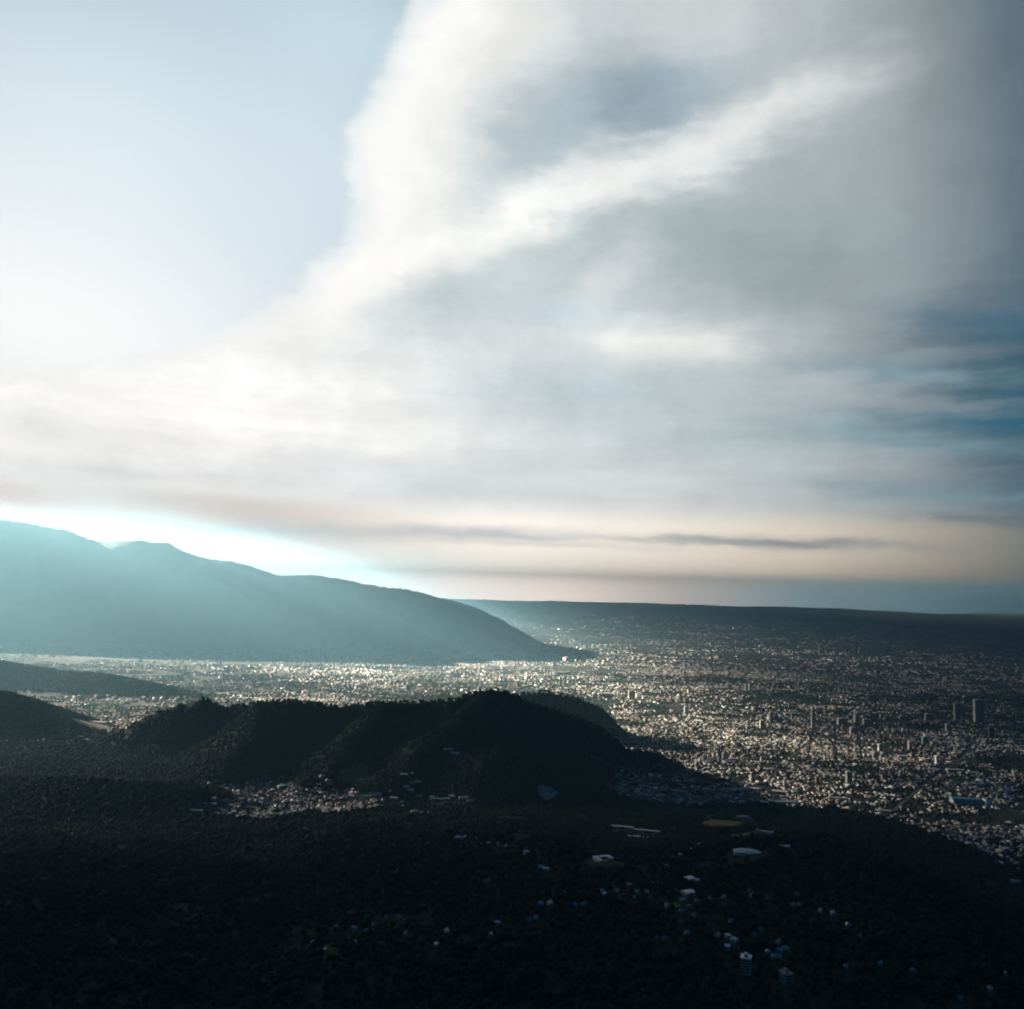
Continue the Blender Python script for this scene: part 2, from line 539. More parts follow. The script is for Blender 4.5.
def mat_forest(name, c1, c2, scale):
    m, t = material(name)
    p = t.n('ShaderNodeTexCoord').outputs['Object']
    f = t.noise(p, scale, 6.0, 0.65)
    f2 = t.noise(p, scale * 0.11, 4.0, 0.5)
    c = t.mix(t.smooth(t.math('ADD', t.math('MULTIPLY', f, 0.6), t.math('MULTIPLY', f2, 0.4)), 0.38, 0.62), (*c1, 1), (*c2, 1))
    bp = t.n('ShaderNodeBump')
    bp.inputs['Strength'].default_value = 0.8
    bp.inputs['Distance'].default_value = 8.0
    t.put(bp.inputs['Height'], f)
    return finish(m, t, c, 0.95, 0.05, bp.outputs[0])


def mat_floor():
    m, t = material('valley floor')
    p = t.n('ShaderNodeTexCoord').outputs['Object']
    f = t.noise(p, 0.004, 6.0, 0.6)
    f2 = t.noise(p, 0.02, 4.0, 0.6)
    c = t.mix(t.smooth(f, 0.42, 0.6), (0.020, 0.030, 0.021, 1), (0.042, 0.043, 0.036, 1))
    c = t.mix(t.smooth(f2, 0.5, 0.7), c, (0.055, 0.053, 0.046, 1))
    return finish(m, t, c, 0.95, 0.1)


def mat_plain(name, c, rough=0.8, var=0.25, spec=0.3, metal=0.0, streak=0.4):
    m, t = material(name)
    p = t.n('ShaderNodeTexCoord').outputs['Object']
    f = t.noise(t.vmath('MULTIPLY', p, (1, 1, 2.2)), streak, 5.0, 0.6)
    d = tuple(v * (1 - var) for v in c)
    fin = finish(m, t, t.mix(t.smooth(f, 0.35, 0.65), (*d, 1), (*c, 1)), rough, spec)
    for n in m.node_tree.nodes:
        if n.type == 'BSDF_PRINCIPLED':
            n.inputs['Metallic'].default_value = metal
    return fin


M_FLOOR = mat_floor()
M_WOOD = mat_forest('forest floor', (0.018, 0.028, 0.016), (0.036, 0.05, 0.026), 0.03)
M_HILL = mat_forest('wooded hillside', (0.012, 0.022, 0.016), (0.022, 0.034, 0.024), 0.02)
M_BROWN = mat_forest('dry wooded hillside', (0.05, 0.05, 0.034), (0.085, 0.07, 0.05), 0.02)
M_MOUNT = mat_forest('mountain slope', (0.014, 0.021, 0.016), (0.024, 0.031, 0.022), 0.004)
M_FAR = mat_forest('far land', (0.02, 0.03, 0.026), (0.055, 0.055, 0.05), 0.0016)
M_TREE = mat_forest('tree foliage', (0.012, 0.022, 0.016), (0.028, 0.040, 0.027), 0.05)


def mesh_obj(name, verts, faces, mats, parent=None, smooth_=False, idx=None):
    me = bpy.data.meshes.new(name)
    v = np.asarray(verts, np.float32)
    me.vertices.add(len(v)); me.vertices.foreach_set('co', v.ravel())
    if isinstance(faces, np.ndarray):
        n, k = faces.shape
        me.loops.add(n * k); me.loops.foreach_set('vertex_index', faces.astype(np.int32).ravel())
        me.polygons.add(n); me.polygons.foreach_set('loop_start', np.arange(0, n * k, k, dtype=np.int32))
        me.update(calc_edges=True)
    else:
        me.clear_geometry()
        me.from_pydata([tuple(map(float, q)) for q in v], [], [tuple(int(i) for i in f) for f in faces])
        me.update()
    for m in (mats if isinstance(mats, (list, tuple)) else [mats]):
        me.materials.append(m)
    if idx is not None:
        me.polygons.foreach_set('material_index', np.asarray(idx, np.int32))
    if smooth_:
        me.polygons.foreach_set('use_smooth', np.ones(len(me.polygons), bool))
    o = bpy.data.objects.new(name, me)
    C.objects.link(o)
    if parent is not None:
        o.parent = parent
    return o


def tag(o, label, cat=None, group=None, kind=None):
    o['label'] = label
    if cat: o['category'] = cat
    if group: o['group'] = group
    if kind: o['kind'] = kind
    return o


# land objects cut from the one sheet
q = np.arange(na * nr).reshape(na, nr)
i0 = q; i1 = np.roll(q, -1, 0)
F = np.stack([i0[:, :-1], i0[:, 1:], i1[:, 1:], i1[:, :-1]], -1).reshape(-1, 4)[:, ::-1]
FW = GW[:, :-1].reshape(-1)
VV = np.stack([GX.ravel(), GY.ravel(), GZ.ravel()], 1)
LAND = {
    'ground': ('flat valley floor under the city reaching the horizon', M_FLOOR),
    'mountain': ('high hazy blue mountain range sloping down to the plain', M_MOUNT),
    'low_ridge': ('low teal ridge crossing the valley before the mountain foot', M_HILL),
    'side_hill': ('dark hillside falling to the small valley suburb', M_HILL),
    'wooded_ridge': ('long dark wooded ridge with a rounded summit in mid valley', M_HILL),
    'back_hill': ('brownish hill behind the rounded summit, at the city edge', M_BROWN),
    'knoll': ('small dark wooded knoll rising out of the city', M_HILL),
    'spur': ('dark spur in front of the rounded summit', M_HILL),
    'forest_slope': ('almost black forested slope below the viewpoint', M_WOOD),
    'far_hills': ('faint flat highlands along the horizon', M_FAR),
}
for k, nm in enumerate(NAMES):
    f = F[FW == k]
    if not len(f):
        continue
    used, inv = np.unique(f, return_inverse=True)
    v = VV[used]
    if nm == 'ground':
        # close the middle of the fan
        inner = np.nonzero(np.isin(used, q[:, 0]))[0]
    o = mesh_obj({'mountain': 'mountains', 'side_hill': 'hillside', 'wooded_ridge': 'hills', 'low_ridge': 'low_hills', 'back_hill': 'brown_hill', 'knoll': 'small_hill', 'spur': 'spur_hill', 'forest_slope': 'terrain'}.get(nm, nm),
                 v, inv.reshape(-1, 4), LAND[nm][1], smooth_=True)
    tag(o, LAND[nm][0], kind='structure')


def hgt(x, y):
    return float(land(np.array([x]), np.array([y]))[0][0])


def hits(px, py):
    """where lines of sight through these image points meet the land"""
    px = np.atleast_1d(np.asarray(px, float)); py = np.atleast_1d(np.asarray(py, float))
    D = fwd[None] + rt[None] * ((px - 512) / FPX)[:, None] - up[None] * ((py - 504.5) / FPX)[:, None]
    t = np.geomspace(700, 40000, 1400)
    out = np.full((len(px), 3), np.nan)
    for i in range(len(px)):
        P = np.array([0, 0, H]) + D[i][None] * t[:, None]
        z = land(P[:, 0], P[:, 1])[0]
        b = np.nonzero(P[:, 2] < z)[0]
        if len(b):
            j = b[0]
            if j > 0:
                a0 = P[j - 1, 2] - z[j - 1]; a1 = z[j] - P[j, 2]
                w = a0 / max(a0 + a1, 1e-6)
                out[i] = P[j - 1] * (1 - w) + P[j] * w
            else:
                out[i] = P[j]
    return out


# height grid lookups for many points at once
def visible(P, lift=4.0):
    """which of many points can be seen from the camera over the land"""
    ok = np.ones(len(P), bool)
    cam0 = np.array([0, 0, H])
    Q = P.copy(); Q[:, 2] += lift
    for s_ in np.linspace(0.25, 0.985, 34):
        pt = cam0 + (Q - cam0) * s_
        z = land(pt[:, 0], pt[:, 1])[0]
        ok &= pt[:, 2] > z
    return ok


# ------------------------------------------------------------------ clouds added out of view, to shade the land and light the city
DECK_H = 15000.0
off = sun_dir[:2] / sun_dir[2] * DECK_H


def unseen_cloud_deck():
    m, t = material('unseen cloud layer')
    p = t.n('ShaderNodeTexCoord').outputs['Object']
    sp = t.n('ShaderNodeSeparateXYZ'); t.put(sp.inputs[0], p)
    x = t.math('MULTIPLY', sp.outputs[0], 0.001); y = t.math('MULTIPLY', sp.outputs[1], 0.001)
    V = t.xyz(x, y, 1.0)
    nz = t.vmath('SUBTRACT', t.noise(V, 0.8, 5.0, 0.55, True), (0.5, 0.5, 0.5))
    V_wide = t.vmath('ADD', V, t.vmath('MULTIPLY', nz, (2.4, 2.4, 0)))
    nz2 = t.vmath('SUBTRACT', t.noise(V, 3.0, 5.0, 0.55, True), (0.5, 0.5, 0.5))
    V_fine = t.vmath('ADD', V, t.vmath('MULTIPLY', nz2, (0.5, 0.5, 0)))
    open_ = None
    # openings in the layer, named by the piece of land the sun reaches through them (km): x, y, sx, sy, rot, how clear
    for (VV_, cx, cy, sx, sy, ro, st) in [(V_wide, *q_) for q_ in WIDE_OPENINGS + SOFT_OPENINGS] + [(V_fine, *q_) for q_ in OPENINGS]:
        c_, s_ = math.cos(R(ro)), math.sin(R(ro))
        nd = t.n('ShaderNodeGroup'); nd.node_tree = GG
        t.put(nd.inputs[0], VV_)
        a = (c_ / sx, s_ / sx); b = (-s_ / sy, c_ / sy)
        nd.inputs[1].default_value = (a[0], a[1], -(a[0] * cx + a[1] * cy))
        nd.inputs[2].default_value = (b[0], b[1], -(b[0] * cx + b[1] * cy))
        f = t.math('MULTIPLY', nd.outputs[0] if (cx, cy) == SOFT_OPENINGS[0][:2] else t.smooth(nd.outputs[0], 0.25, 0.75), st)
        open_ = f if open_ is None else t.math('MAXIMUM', open_, f)
    br = t.noise(t.xyz(x, y, 5.0), 0.8, 6.0, 0.6)
    open_ = t.math('MULTIPLY', open_, t.smooth(br, 0.36, 0.55, 0.38, 1.3), clamp=True)
    open_ = t.math('MAXIMUM', open_, DECK_MIN)
    thin_ = t.n('ShaderNodeAttribute'); thin_.attribute_name = 'thinning'
    open_ = t.math('MAXIMUM', open_, thin_.outputs['Fac'])
    tr = t.n('ShaderNodeBsdfTransparent')
    df = t.n('ShaderNodeBsdfTranslucent'); df.inputs[0].default_value = (0.03, 0.035, 0.045, 1)
    mx = t.n('ShaderNodeMixShader')
    # two skins of the layer are crossed, each lets the root through
    t.put(mx.inputs[0], t.math('SUBTRACT', 1.0, t.math('SQRT', open_)))
    t.L.new(tr.outputs[0], mx.inputs[1]); t.L.new(df.outputs[0], mx.inputs[2])
    o = t.n('ShaderNodeOutputMaterial'); t.L.new(mx.outputs[0], o.inputs['Surface'])
    xs = np.linspace(-40000, 24000, 129); ys = np.linspace(-14000, 56000, 141)
    X, Y = np.meshgrid(xs, ys, indexing='ij')
    bumpz = fbm(X / 3000, Y / 3000, 4, 60) * 420
    n0, n1_ = X.shape
    wx_, wy_ = X + off[0], Y + off[1]
    el_ = np.degrees(np.arctan2(DECK_H - H, np.hypot(wx_, wy_)))
    ok = np.degrees(np.arctan2(wx_, wy_)) < -31.5 - 6.5 * smooth(el_, 13, 36)
    top = np.stack([X, Y, 160 + bumpz], -1).reshape(-1, 3); bot = np.stack([X, Y, -0.35 * bumpz], -1).reshape(-1, 3)
    qi = np.arange(n0 * n1_).reshape(n0, n1_)
    cell = ok[:-1, :-1] & ok[1:, :-1] & ok[1:, 1:] & ok[:-1, 1:]
    ft = np.stack([qi[:-1, :-1], qi[1:, :-1], qi[1:, 1:], qi[:-1, 1:]], -1)[cell]
    fb = ft[:, ::-1] + n0 * n1_
    # side walls
    ed = {}
    for f in ft:
        for a, b in zip(f, np.roll(f, -1)):
            if (b, a) in ed: del ed[(b, a)]
            else: ed[(a, b)] = 1
    fsd = np.array([[b, a, a + n0 * n1_, b + n0 * n1_] for a, b in ed])
    o = mesh_obj('unseen_clouds', np.concatenate([top, bot]), np.concatenate([ft, fb, fsd]), m, smooth_=True)
    at_ = o.data.attributes.new('thinning', 'FLOAT', 'POINT')
    azd = np.degrees(np.arctan2(wx_, wy_)); lim = -31.5 - 6.5 * smooth(el_, 13, 36)
    th = smooth(azd, lim - 4.5, lim - 0.5).ravel() * 0.3
    at_.data.foreach_set('value', np.concatenate([th, th]).astype(np.float32))
    o.location = (off[0], off[1], DECK_H)
    tag(o, 'broken grey unseen cloud layer high over the valley, added to shade it and place sunlight', kind='stuff')


def g2(px, py):
    p = floor_pt(px, py)
    return p[0] / 1000, p[1] / 1000


DECK_MIN = 0.0016
WIDE_OPENINGS = [
    (-7.0, 15.0, 8.5, 7.8, 0, 1.0),            # mountain side and the haze before it
    (-0.9, 15.0, 3.0, 10.0, 0, 1.0),
    (-3.0, 6.5, 5.0, 2.3, 0, 0.32),
    (-1.6, 3.9, 3.0, 1.25, 0, 0.085),
]
SOFT_OPENINGS = [(0.2, 18.5, 4.8, 6.5, 0, 0.34)]
OPENINGS = [
    (*g2(690, 722), 0.46, 1.2, 14, 0.40),      # the lit heart of the city
    (*g2(775, 784), 0.52, 0.34, -16, 0.27),
    (*g2(735, 772), 0.35, 0.55, 0, 0.07),
    (*g2(640, 690), 0.7, 1.4, 0, 0.16),
    (*g2(915, 761), 0.24, 0.11, -18, 0.08),
    (*g2(965, 770), 0.16, 0.08, -10, 0.04),
    (*g2(300, 795), 0.8, 0.2, 0, 0.005),
]
unseen_cloud_deck()

# ------------------------------------------------------------------ haze: one even box of air
TOP = float(GZ.max()) + 40
x0, x1, y0, y1, z0, z1 = -34400, 34400, -34400, 34400, LOWEST - 1.0, TOP
hv = [(x0, y0, z0), (x1, y0, z0), (x1, y1, z0), (x0, y1, z0), (x0, y0, z1), (x1, y0, z1), (x1, y1, z1), (x0, y1, z1)]
hf = [(0, 3, 2, 1), (4, 5, 6, 7), (0, 1, 5, 4), (1, 2, 6, 5), (2, 3, 7, 6), (3, 0, 4, 7)]
hm, t = material('haze air')
pv = t.n('ShaderNodeVolumePrincipled')
pv.inputs['Color'].default_value = HAZE_COLOR
pv.inputs['Absorption Color'].default_value = HAZE_ABSORB
pv.inputs['Density'].default_value = HAZE_DENSITY
pv.inputs['Anisotropy'].default_value = HAZE_G
t.L.new(pv.outputs[0], t.n('ShaderNodeOutputMaterial').inputs['Volume'])
tag(mesh_obj('haze', hv, hf, hm), 'pale blue haze filling the whole valley', kind='stuff')

# ------------------------------------------------------------------ town materials
MT = {
    'white': mat_plain('white roof', (0.80, 0.80, 0.78), 0.55, 0.2),
    'cream': mat_plain('cream render', (0.62, 0.54, 0.40), 0.8, 0.25),
    'grey': mat_plain('grey concrete', (0.34, 0.34, 0.33), 0.85, 0.3),
    'terracotta': mat_plain('terracotta tile', (0.32, 0.14, 0.08), 0.85, 0.35),
    'brown': mat_plain('brown roof', (0.14, 0.10, 0.075), 0.85, 0.3),
    'dark': mat_plain('dark slate roof', (0.06, 0.065, 0.07), 0.8, 0.3),
    'teal': mat_plain('teal painted metal', (0.16, 0.42, 0.44), 0.45, 0.25),
    'blue': mat_plain('blue painted metal', (0.05, 0.14, 0.42), 0.45, 0.25),
    'metal': mat_plain('bare metal sheet', (0.62, 0.64, 0.65), 0.38, 0.15, 0.5, 0.3),
    'wall': mat_plain('pale wall', (0.50, 0.48, 0.43), 0.9, 0.25),
    'glass': mat_plain('dark window band', (0.03, 0.04, 0.05), 0.2, 0.1, 0.6),
    'grass': mat_plain('dry sports turf', (0.17, 0.15, 0.045), 0.95, 0.3, 0.1, 0, 0.03),
    'bare': mat_plain('bare pale earth', (0.44, 0.38, 0.30), 0.95, 0.35, 0.1, 0, 0.03),
    'road': mat_plain('dusty road', (0.10, 0.098, 0.09), 0.9, 0.3, 0.2, 0, 0.03),
    'asphalt': mat_plain('worn asphalt', (0.075, 0.072, 0.068), 0.9, 0.3, 0.2, 0, 0.03),
}
MK = list(MT)


class MB:
    """collects faces with a material each; builds one mesh"""

    def __init__(self):
        self.v = []; self.f = []; self.m = []

    def add(self, v, f, m):
        o = len(self.v)
        self.v += [tuple(p) for p in v]
        for q_, mm in zip(f, m if isinstance(m, list) else [m] * len(f)):
            self.f.append(tuple(i + o for i in q_)); self.m.append(mm)

    def box(self, x0, x1, y0, y1, z0, z1, wall, roof=None):
        v = [(x0, y0, z0), (x1, y0, z0), (x1, y1, z0), (x0, y1, z0), (x0, y0, z1), (x1, y0, z1), (x1, y1, z1), (x0, y1, z1)]
        self.add(v, [(0, 3, 2, 1), (4, 5, 6, 7), (0, 1, 5, 4), (1, 2, 6, 5), (2, 3, 7, 6), (3, 0, 4, 7)], [wall, roof or wall] + [wall] * 4)

    def gable(self, x0, x1, y0, y1, z0, z1, wall, roof, over=0.4):
        """pitched roof along x with eaves and gable ends"""
        ym = (y0 + y1) / 2
        X0, X1, Y0, Y1 = x0 - over, x1 + over, y0 - over, y1 + over
        zb = z0 - over * (z1 - z0) / max(ym - y0, .1)
        v = [(X0, Y0, zb), (X1, Y0, zb), (X1, Y1, zb), (X0, Y1, zb), (X0, ym, z1), (X1, ym, z1)]
        self.add(v, [(0, 1, 5, 4), (2, 3, 4, 5), (3, 0, 4), (1, 2, 5), (0, 3, 2, 1)], [roof, roof, wall, wall, roof])

    def hip(self, x0, x1, y0, y1, z0, z1, roof, over=0.5):
        X0, X1, Y0, Y1 = x0 - over, x1 + over, y0 - over, y1 + over
        k = min((Y1 - Y0) / 2, (X1 - X0) / 2 * .8); ym = (Y0 + Y1) / 2
        v = [(X0, Y0, z0), (X1, Y0, z0), (X1, Y1, z0), (X0, Y1, z0), (X0 + k, ym, z1), (X1 - k, ym, z1)]
        self.add(v, [(0, 1, 5, 4), (2, 3, 4, 5), (3, 0, 4), (1, 2, 5), (0, 3, 2, 1)], roof)

    def cyl(self, cx, cy, rx, ry, z0, z1, m, n=28, rx2=None, ry2=None, cap=True):
        a = np.linspace(0, 2 * math.pi, n, endpoint=False)
        rx2 = rx if rx2 is None else rx2; ry2 = ry if ry2 is None else ry2
        v = [(cx + rx * math.cos(t_), cy + ry * math.sin(t_), z0) for t_ in a] + [(cx + rx2 * math.cos(t_), cy + ry2 * math.sin(t_), z1) for t_ in a]
        f = [(i, (i + 1) % n, n + (i + 1) % n, n + i) for i in range(n)]
        if cap:
            f += [tuple(range(n - 1, -1, -1)), tuple(range(n, 2 * n))]
        self.add(v, f, m)

    def build(self, name, parent=None):
        ks = sorted(set(self.m), key=MK.index)
        return mesh_obj(name, self.v, self.f, [MT[k] for k in ks], parent, idx=[ks.index(k) for k in self.m])


def empty(name, loc, rz=0.0):
    o = bpy.data.objects.new(name, None)
    o.empty_display_size = 10
    C.objects.link(o)
    o.location = tuple(map(float, loc)); o.rotation_euler = (0, 0, rz)
    return o


LANDMARKS = []                                  # (px, py, short phrase) used to tell houses apart


def site(px, py, phrase=None, sink=0.4):
    p = hits(px, py)[0]
    if phrase:
        LANDMARKS.append((px, py, phrase))
    return np.array([p[0], p[1], land(p[:1], p[1:2])[0][0] - sink]), float(np.hypot(p[0], p[1])) / FPX   # metres per image point there


FOOT = []                                       # footprints kept clear: x, y, radius

exec_landmarks = True
# ---- U-shaped white building on the dark slope
p, s = site(604, 861, 'U-shaped white building')
FOOT.append((*p[:2], 45))
u = tag(empty('school_building', p, R(20)), 'large white U-shaped building alone on the black forested slope', 'building')
for (a, b, c, d, nm) in [(-26, 26, 11, 22, 0), (-26, -14, -22, 10.9, 0), (14, 26, -10, 10.9, 0)]:
    w = MB(); w.box(a, b, c, d, 0, 7.5, 'wall'); w.build('wing', u)
    k = MB(); k.box(a - .5, b + .5, c - .5 if c > 10.95 else c - .5, d + .5 if c > 10.95 else d - .45, 7.55, 8.2, 'white'); k.build('roof', u)
    g = MB(); g.box(a + 1, b - 1, c - .06, c - .01, 2.2, 3.6, 'glass'); g.build('window', u)
u.scale = (0.66, 0.66, 0.8)
k = MB(); k.box(-6, 1, -20, -13, 0, 6, 'wall', 'white'); k.build('porch', u)


def shed(px, py, wpx, dep, h, label, rz=0.0, roof='white', name='long_shed', phrase=None, group=None, n=1):
    p, s = site(px, py, phrase)
    w = wpx * s / 2
    FOOT.append((*p[:2], w * .75 + 4))
    o = tag(empty(name, p, rz), label, 'shed' if 'shed' in name else ('warehouse' if 'warehouse' in name else 'building'), group)
    b = MB(); b.box(-w, w, -dep / 2, dep / 2, 0, h, 'wall'); b.build('wall', o)
    r_ = MB(); r_.gable(-w, w, -dep / 2, dep / 2, h + .05, h + dep * .13, 'wall', roof); r_.build('roof', o)
    d_ = MB(); d_.box(-w * .2, w * .2, -dep / 2 - .08, -dep / 2 - .02, 0.1, h * .7, 'dark'); d_.build('door', o)
    return o


TILT = R(-10)
shed(622, 828, 22, 13, 6, 'long white shed, first of two in line above the U-shaped building', R(-14), phrase='pair of long white sheds', group='long sheds in line')
shed(647, 832, 25, 13, 6, 'long white shed with the longer roof, second of two in line', R(-14), group='long sheds in line')
shed(634, 837.5, 12, 12, 5, 'short white shed just in front of the longer white shed', R(-6))
shed(647, 838.5, 8, 10, 5, 'dim grey shed in front of the longer white shed', R(-8), 'grey')
shed(655, 839, 5, 9, 4, 'tiny grey shed at the end of the dim row before long sheds', R(-8), 'grey')
shed(634, 845, 4.5, 9, 4.5, 'small white hut, nearer the trees, of two behind the U-shaped building', R(-10), name='hut_shed')
shed(639, 846, 4, 9, 4.5, 'small white hut beside its twin behind the U-shaped building', R(-10), name='hut_shed')

# ---- oval hall
p, s = site(747, 854.5, 'oval hall with teal roof')
FOOT.append((*p[:2], 40))
o = tag(empty('oval_hall', p, R(-16)), 'oval hall with a flat teal roof and pale rim among black trees', 'hall')
b = MB(); b.cyl(0, 0, 25, 17, 0, 6.5, 'wall', 40); b.build('wall', o)
b = MB(); b.cyl(0, 0, 26, 18, 6.55, 7.6, 'white', 40, 24, 16); b.build('rim', o)
b = MB(); b.cyl(0, 0, 23.5, 15.5, 7.65, 9.2, 'teal', 40, 12, 7); b.build('roof', o)

# ---- stand block by the sports field
p, s = site(765, 834, 'grey grandstand')
FOOT.append((*p[:2], 34))
o = tag(empty('grandstand', p, R(-24)), 'long grey grandstand block with open roof beside the olive field', 'grandstand')
b = MB(); b.box(-22, 22, -6, 6, 0, 7, 'grey', 'wall'); b.build('body', o)
for sx in (-1, 1):
    b = MB(); b.box(sx * 21 - 1.5, sx * 21 + 1.5, -6.3, 6.3, 7.02, 9.5, 'wall', 'white'); b.build('end_block', o)
b = MB(); b.box(-19, 19, 3.2, 6.1, 7.02, 8.6, 'white'); b.build('roof', o)
shed(767, 828, 3, 7, 5, 'small white gatehouse behind the grey grandstand', 0, name='gate_shed')
shed(771.5, 829.5, 2.4, 6, 6, 'narrow white kiosk at the far corner of grey grandstand', 0, name='kiosk_shed')
p, s = site(744, 818.5, 'pale pavilion')
FOOT.append((*p[:2], 38))
o = tag(empty('pavilion', p, R(-20)), 'pale pavilion with stepped roofs at the far edge of the olive field', 'pavilion')
for (a, b_, c, d, h_) in [(-22, -6, -6, 6, 6), (-5.9, 12, -8, 5, 8), (12.1, 22, -5, 5, 5)]:
    b = MB(); b.box(a, b_, c, d, 0, h_, 'wall'); b.build('block', o)
    b = MB(); b.gable(a, b_, c, d, h_ + .05, h_ + 3, 'wall', 'cream'); b.build('roof', o)


def patch_ground(name, px, py, rxp, ryp, mat, label, lift=1.2, rot=0.0):
    """flat cleared ground lying on the land"""
    p, s = site(px, py)
    D_ = np.hypot(p[0], p[1]); rx = rxp * s; ry = ryp * s * D_ / (H - p[2])
    n = 40; rings = 5
    v = [(0, 0, 0)]; f = []
    for k in range(1, rings + 1):
        for i in range(n):
            a = 2 * math.pi * i / n
            w = (k / rings) * (1 + 0.14 * math.sin(a * 3 + px) + 0.08 * math.sin(a * 7 + py))
            v.append((rx * w * math.cos(a), ry * w * math.sin(a), 0))
    c, s_ = math.cos(rot), math.sin(rot)
    v = np.array(v); v = np.stack([v[:, 0] * c - v[:, 1] * s_, v[:, 0] * s_ + v[:, 1] * c, v[:, 2]], 1)
    z = land(v[:, 0] + p[0], v[:, 1] + p[1])[0]
    v[:, 2] = z - p[2] + lift
    for i in range(n):
        f.append((0, 1 + i, 1 + (i + 1) % n))
        for k in range(rings - 1):
            a = 1 + k * n
            f.append((a + i, a + n + i, a + n + (i + 1) % n, a + (i + 1) % n))
    o = mesh_obj(name, v, f, MT[mat])
    o.location = tuple(p)
    tag(o, label, kind='structure')
    FOOT.append((p[0], p[1], max(rx, ry) * .95))
    return o


patch_ground('field', 722, 824, 19, 4.5, 'grass', 'wide olive sports field at the foot of the forest')
patch_ground('field', 747, 835, 15, 3, 'grass', 'smaller dark olive sports field beside the grandstand')
patch_ground('bare_ground', 356, 778, 13, 4, 'grass', 'pale cleared patch on the wooded spur')
patch_ground('bare_ground', 547, 792, 10, 2, 'bare', 'cleared strip under the dark spur')
patch_ground('bare_ground', 190, 704, 4, 1.0, 'bare', 'pale bare cut in the ridge end')
patch_ground('ground', 92, 724, 16, 2.4, 'bare', 'pale open yard in the small valley suburb')

shed(698, 846, 12, 12, 5, 'pale cross-roofed building below the olive field', R(28), name='pale_building', phrase='cross-roofed pale building')
shed(691, 851, 8, 12, 5, 'long pale low building just before the cross-roofed one', R(-10), name='pale_building')
shed(683, 849, 5, 9, 5, 'small pale building behind the long low one', R(-6), name='pale_building')
shed(680, 856, 3.5, 9, 5, 'lone white cabin below the pale low buildings', 0, name='cabin_building')
shed(784, 848, 10, 10, 5, 'pale curved-end building alone on dark ground past the oval hall', R(8), name='pale_building')
shed(689, 881, 9, 14, 6, 'grey metal-roofed hall, upper of the two slanted ones', R(38), 'metal', name='slanted_building', phrase='pair of slanted grey halls')
shed(688, 895, 11, 14, 6, 'grey metal-roofed hall, lower of the two slanted ones', R(30), 'metal', name='slanted_building')
shed(697, 882, 4, 9, 5, 'small pale cabin beside the upper slanted hall', 0, name='cabin_building')
shed(728, 938, 4, 9, 5, 'small white house, farthest of three by the tall pale block', R(10), name='white_building', phrase='trio of small white houses')
shed(727.5, 949, 4.5, 9, 5, 'small white house, nearest of three by the tall pale block', R(-25), name='white_building')
shed(734.5, 943, 6, 12, 6, 'small house with bright teal roof among three', R(-35), 'teal', name='teal_building')
shed(604, 896, 3, 8, 5, 'tiny white house below the U-shaped building', R(10), name='white_building')
shed(667, 907, 3, 8, 5, 'small house with a deep blue roof in the black forest', R(10), 'blue', name='blue_building')


def block(px, py, wpx, hpx, dep, label, name='apartment_tower', wall='wall', roof='white', rz=0.0, phrase=None, cat='building', bands=True, group=None):
    """tall block: body, roof slab, plant room and window bands"""
    p, s = site(px, py, phrase)
    w = wpx * s / 2; h = hpx * s
    FOOT.append((*p[:2], max(w, dep / 2) + 3))
    o = tag(empty(name, p, rz), label, cat, group)
    b = MB(); b.box(-w, w, -dep / 2, dep / 2, 0, h, wall); b.build('body', o)
    b = MB(); b.box(-w - .6, w + .6, -dep / 2 - .6, dep / 2 + .6, h + .03, h + 1.4, roof); b.build('roof', o)
    b = MB(); b.box(-w * .35, w * .35, -dep * .2, dep * .25, h + 1.43, h + 5, wall, roof); b.build('plant_room', o)
    if bands:
        b = MB()
        for z in np.arange(3.0, h - 2, max(3.4, h / 14)):
            b.box(-w + 1, w - 1, -dep / 2 - .08, -dep / 2 - .01, z, z + 1.5, 'glass')
        b.build('window_band', o)
    return o


block(746, 973, 9, 14, 14, 'tall pale block with white stepped top standing in black forest', phrase='tall pale block', rz=R(-20))
block(786, 983, 8, 9, 14, 'dim grey block beside the trees at the bottom of the slope', name='grey_block', wall='grey', roof='grey', rz=R(15))

# ---- city landmarks
p, s = site(606, 697, 'long flat-roofed hall')
FOOT.append((*p[:2], 70))
o = tag(empty('flat_hall', p, R(-3)), 'long hall with overhanging white flat roof where the brown hill ends', 'hall')
w = 7 * s
b = MB(); b.box(-w, w, -16, 16, 22, 30, 'white'); b.build('roof', o)
b = MB(); b.box(-w * .86, w * .86, -13, 13, 0, 21.9, 'grey'); b.build('body', o)
for sx in (-1, 1):
    b = MB(); b.box(sx * w * .95 - 3, sx * w * .95 + 3, -13, 13, 0, 21.9, 'wall'); b.build('pier', o)
block(631.5, 699, 6, 8, 26, 'upright white-edged slab with a lower bright wing beside it', name='hospital_block', phrase='white-edged slab', wall='wall')
block(639, 698, 6, 4.5, 24, 'sloping white middle wing next to the upright slab', name='hospital_wing', wall='white', bands=False)
block(645, 699, 5, 2.6, 22, 'low bright end wing past the upright slab', name='hospital_wing', wall='white', bands=False)
shed(699, 722, 8, 40, 8, 'brightest white roof in the sunlit heart of the city', R(-30), name='bright_building', phrase='brightest white roof', roof='white')
block(686, 713, 3.5, 6, 14, 'slim sunlit tower at the far edge of the bright quarter', wall='white', phrase='slim sunlit tower', bands=False)
shed(727, 763, 10, 26, 9, 'long white roof, slanted, in the middle of the sunlit quarter', R(35), name='market_building', phrase='slanted white market roof')
shed(734, 760, 9, 18, 8, 'white roof running straight beside the slanted one', R(-4), name='market_building')
shed(769, 770, 9, 18, 7, 'bright white curved hall beyond the sports fields', R(-8), name='bright_building', phrase='bright white curved hall')
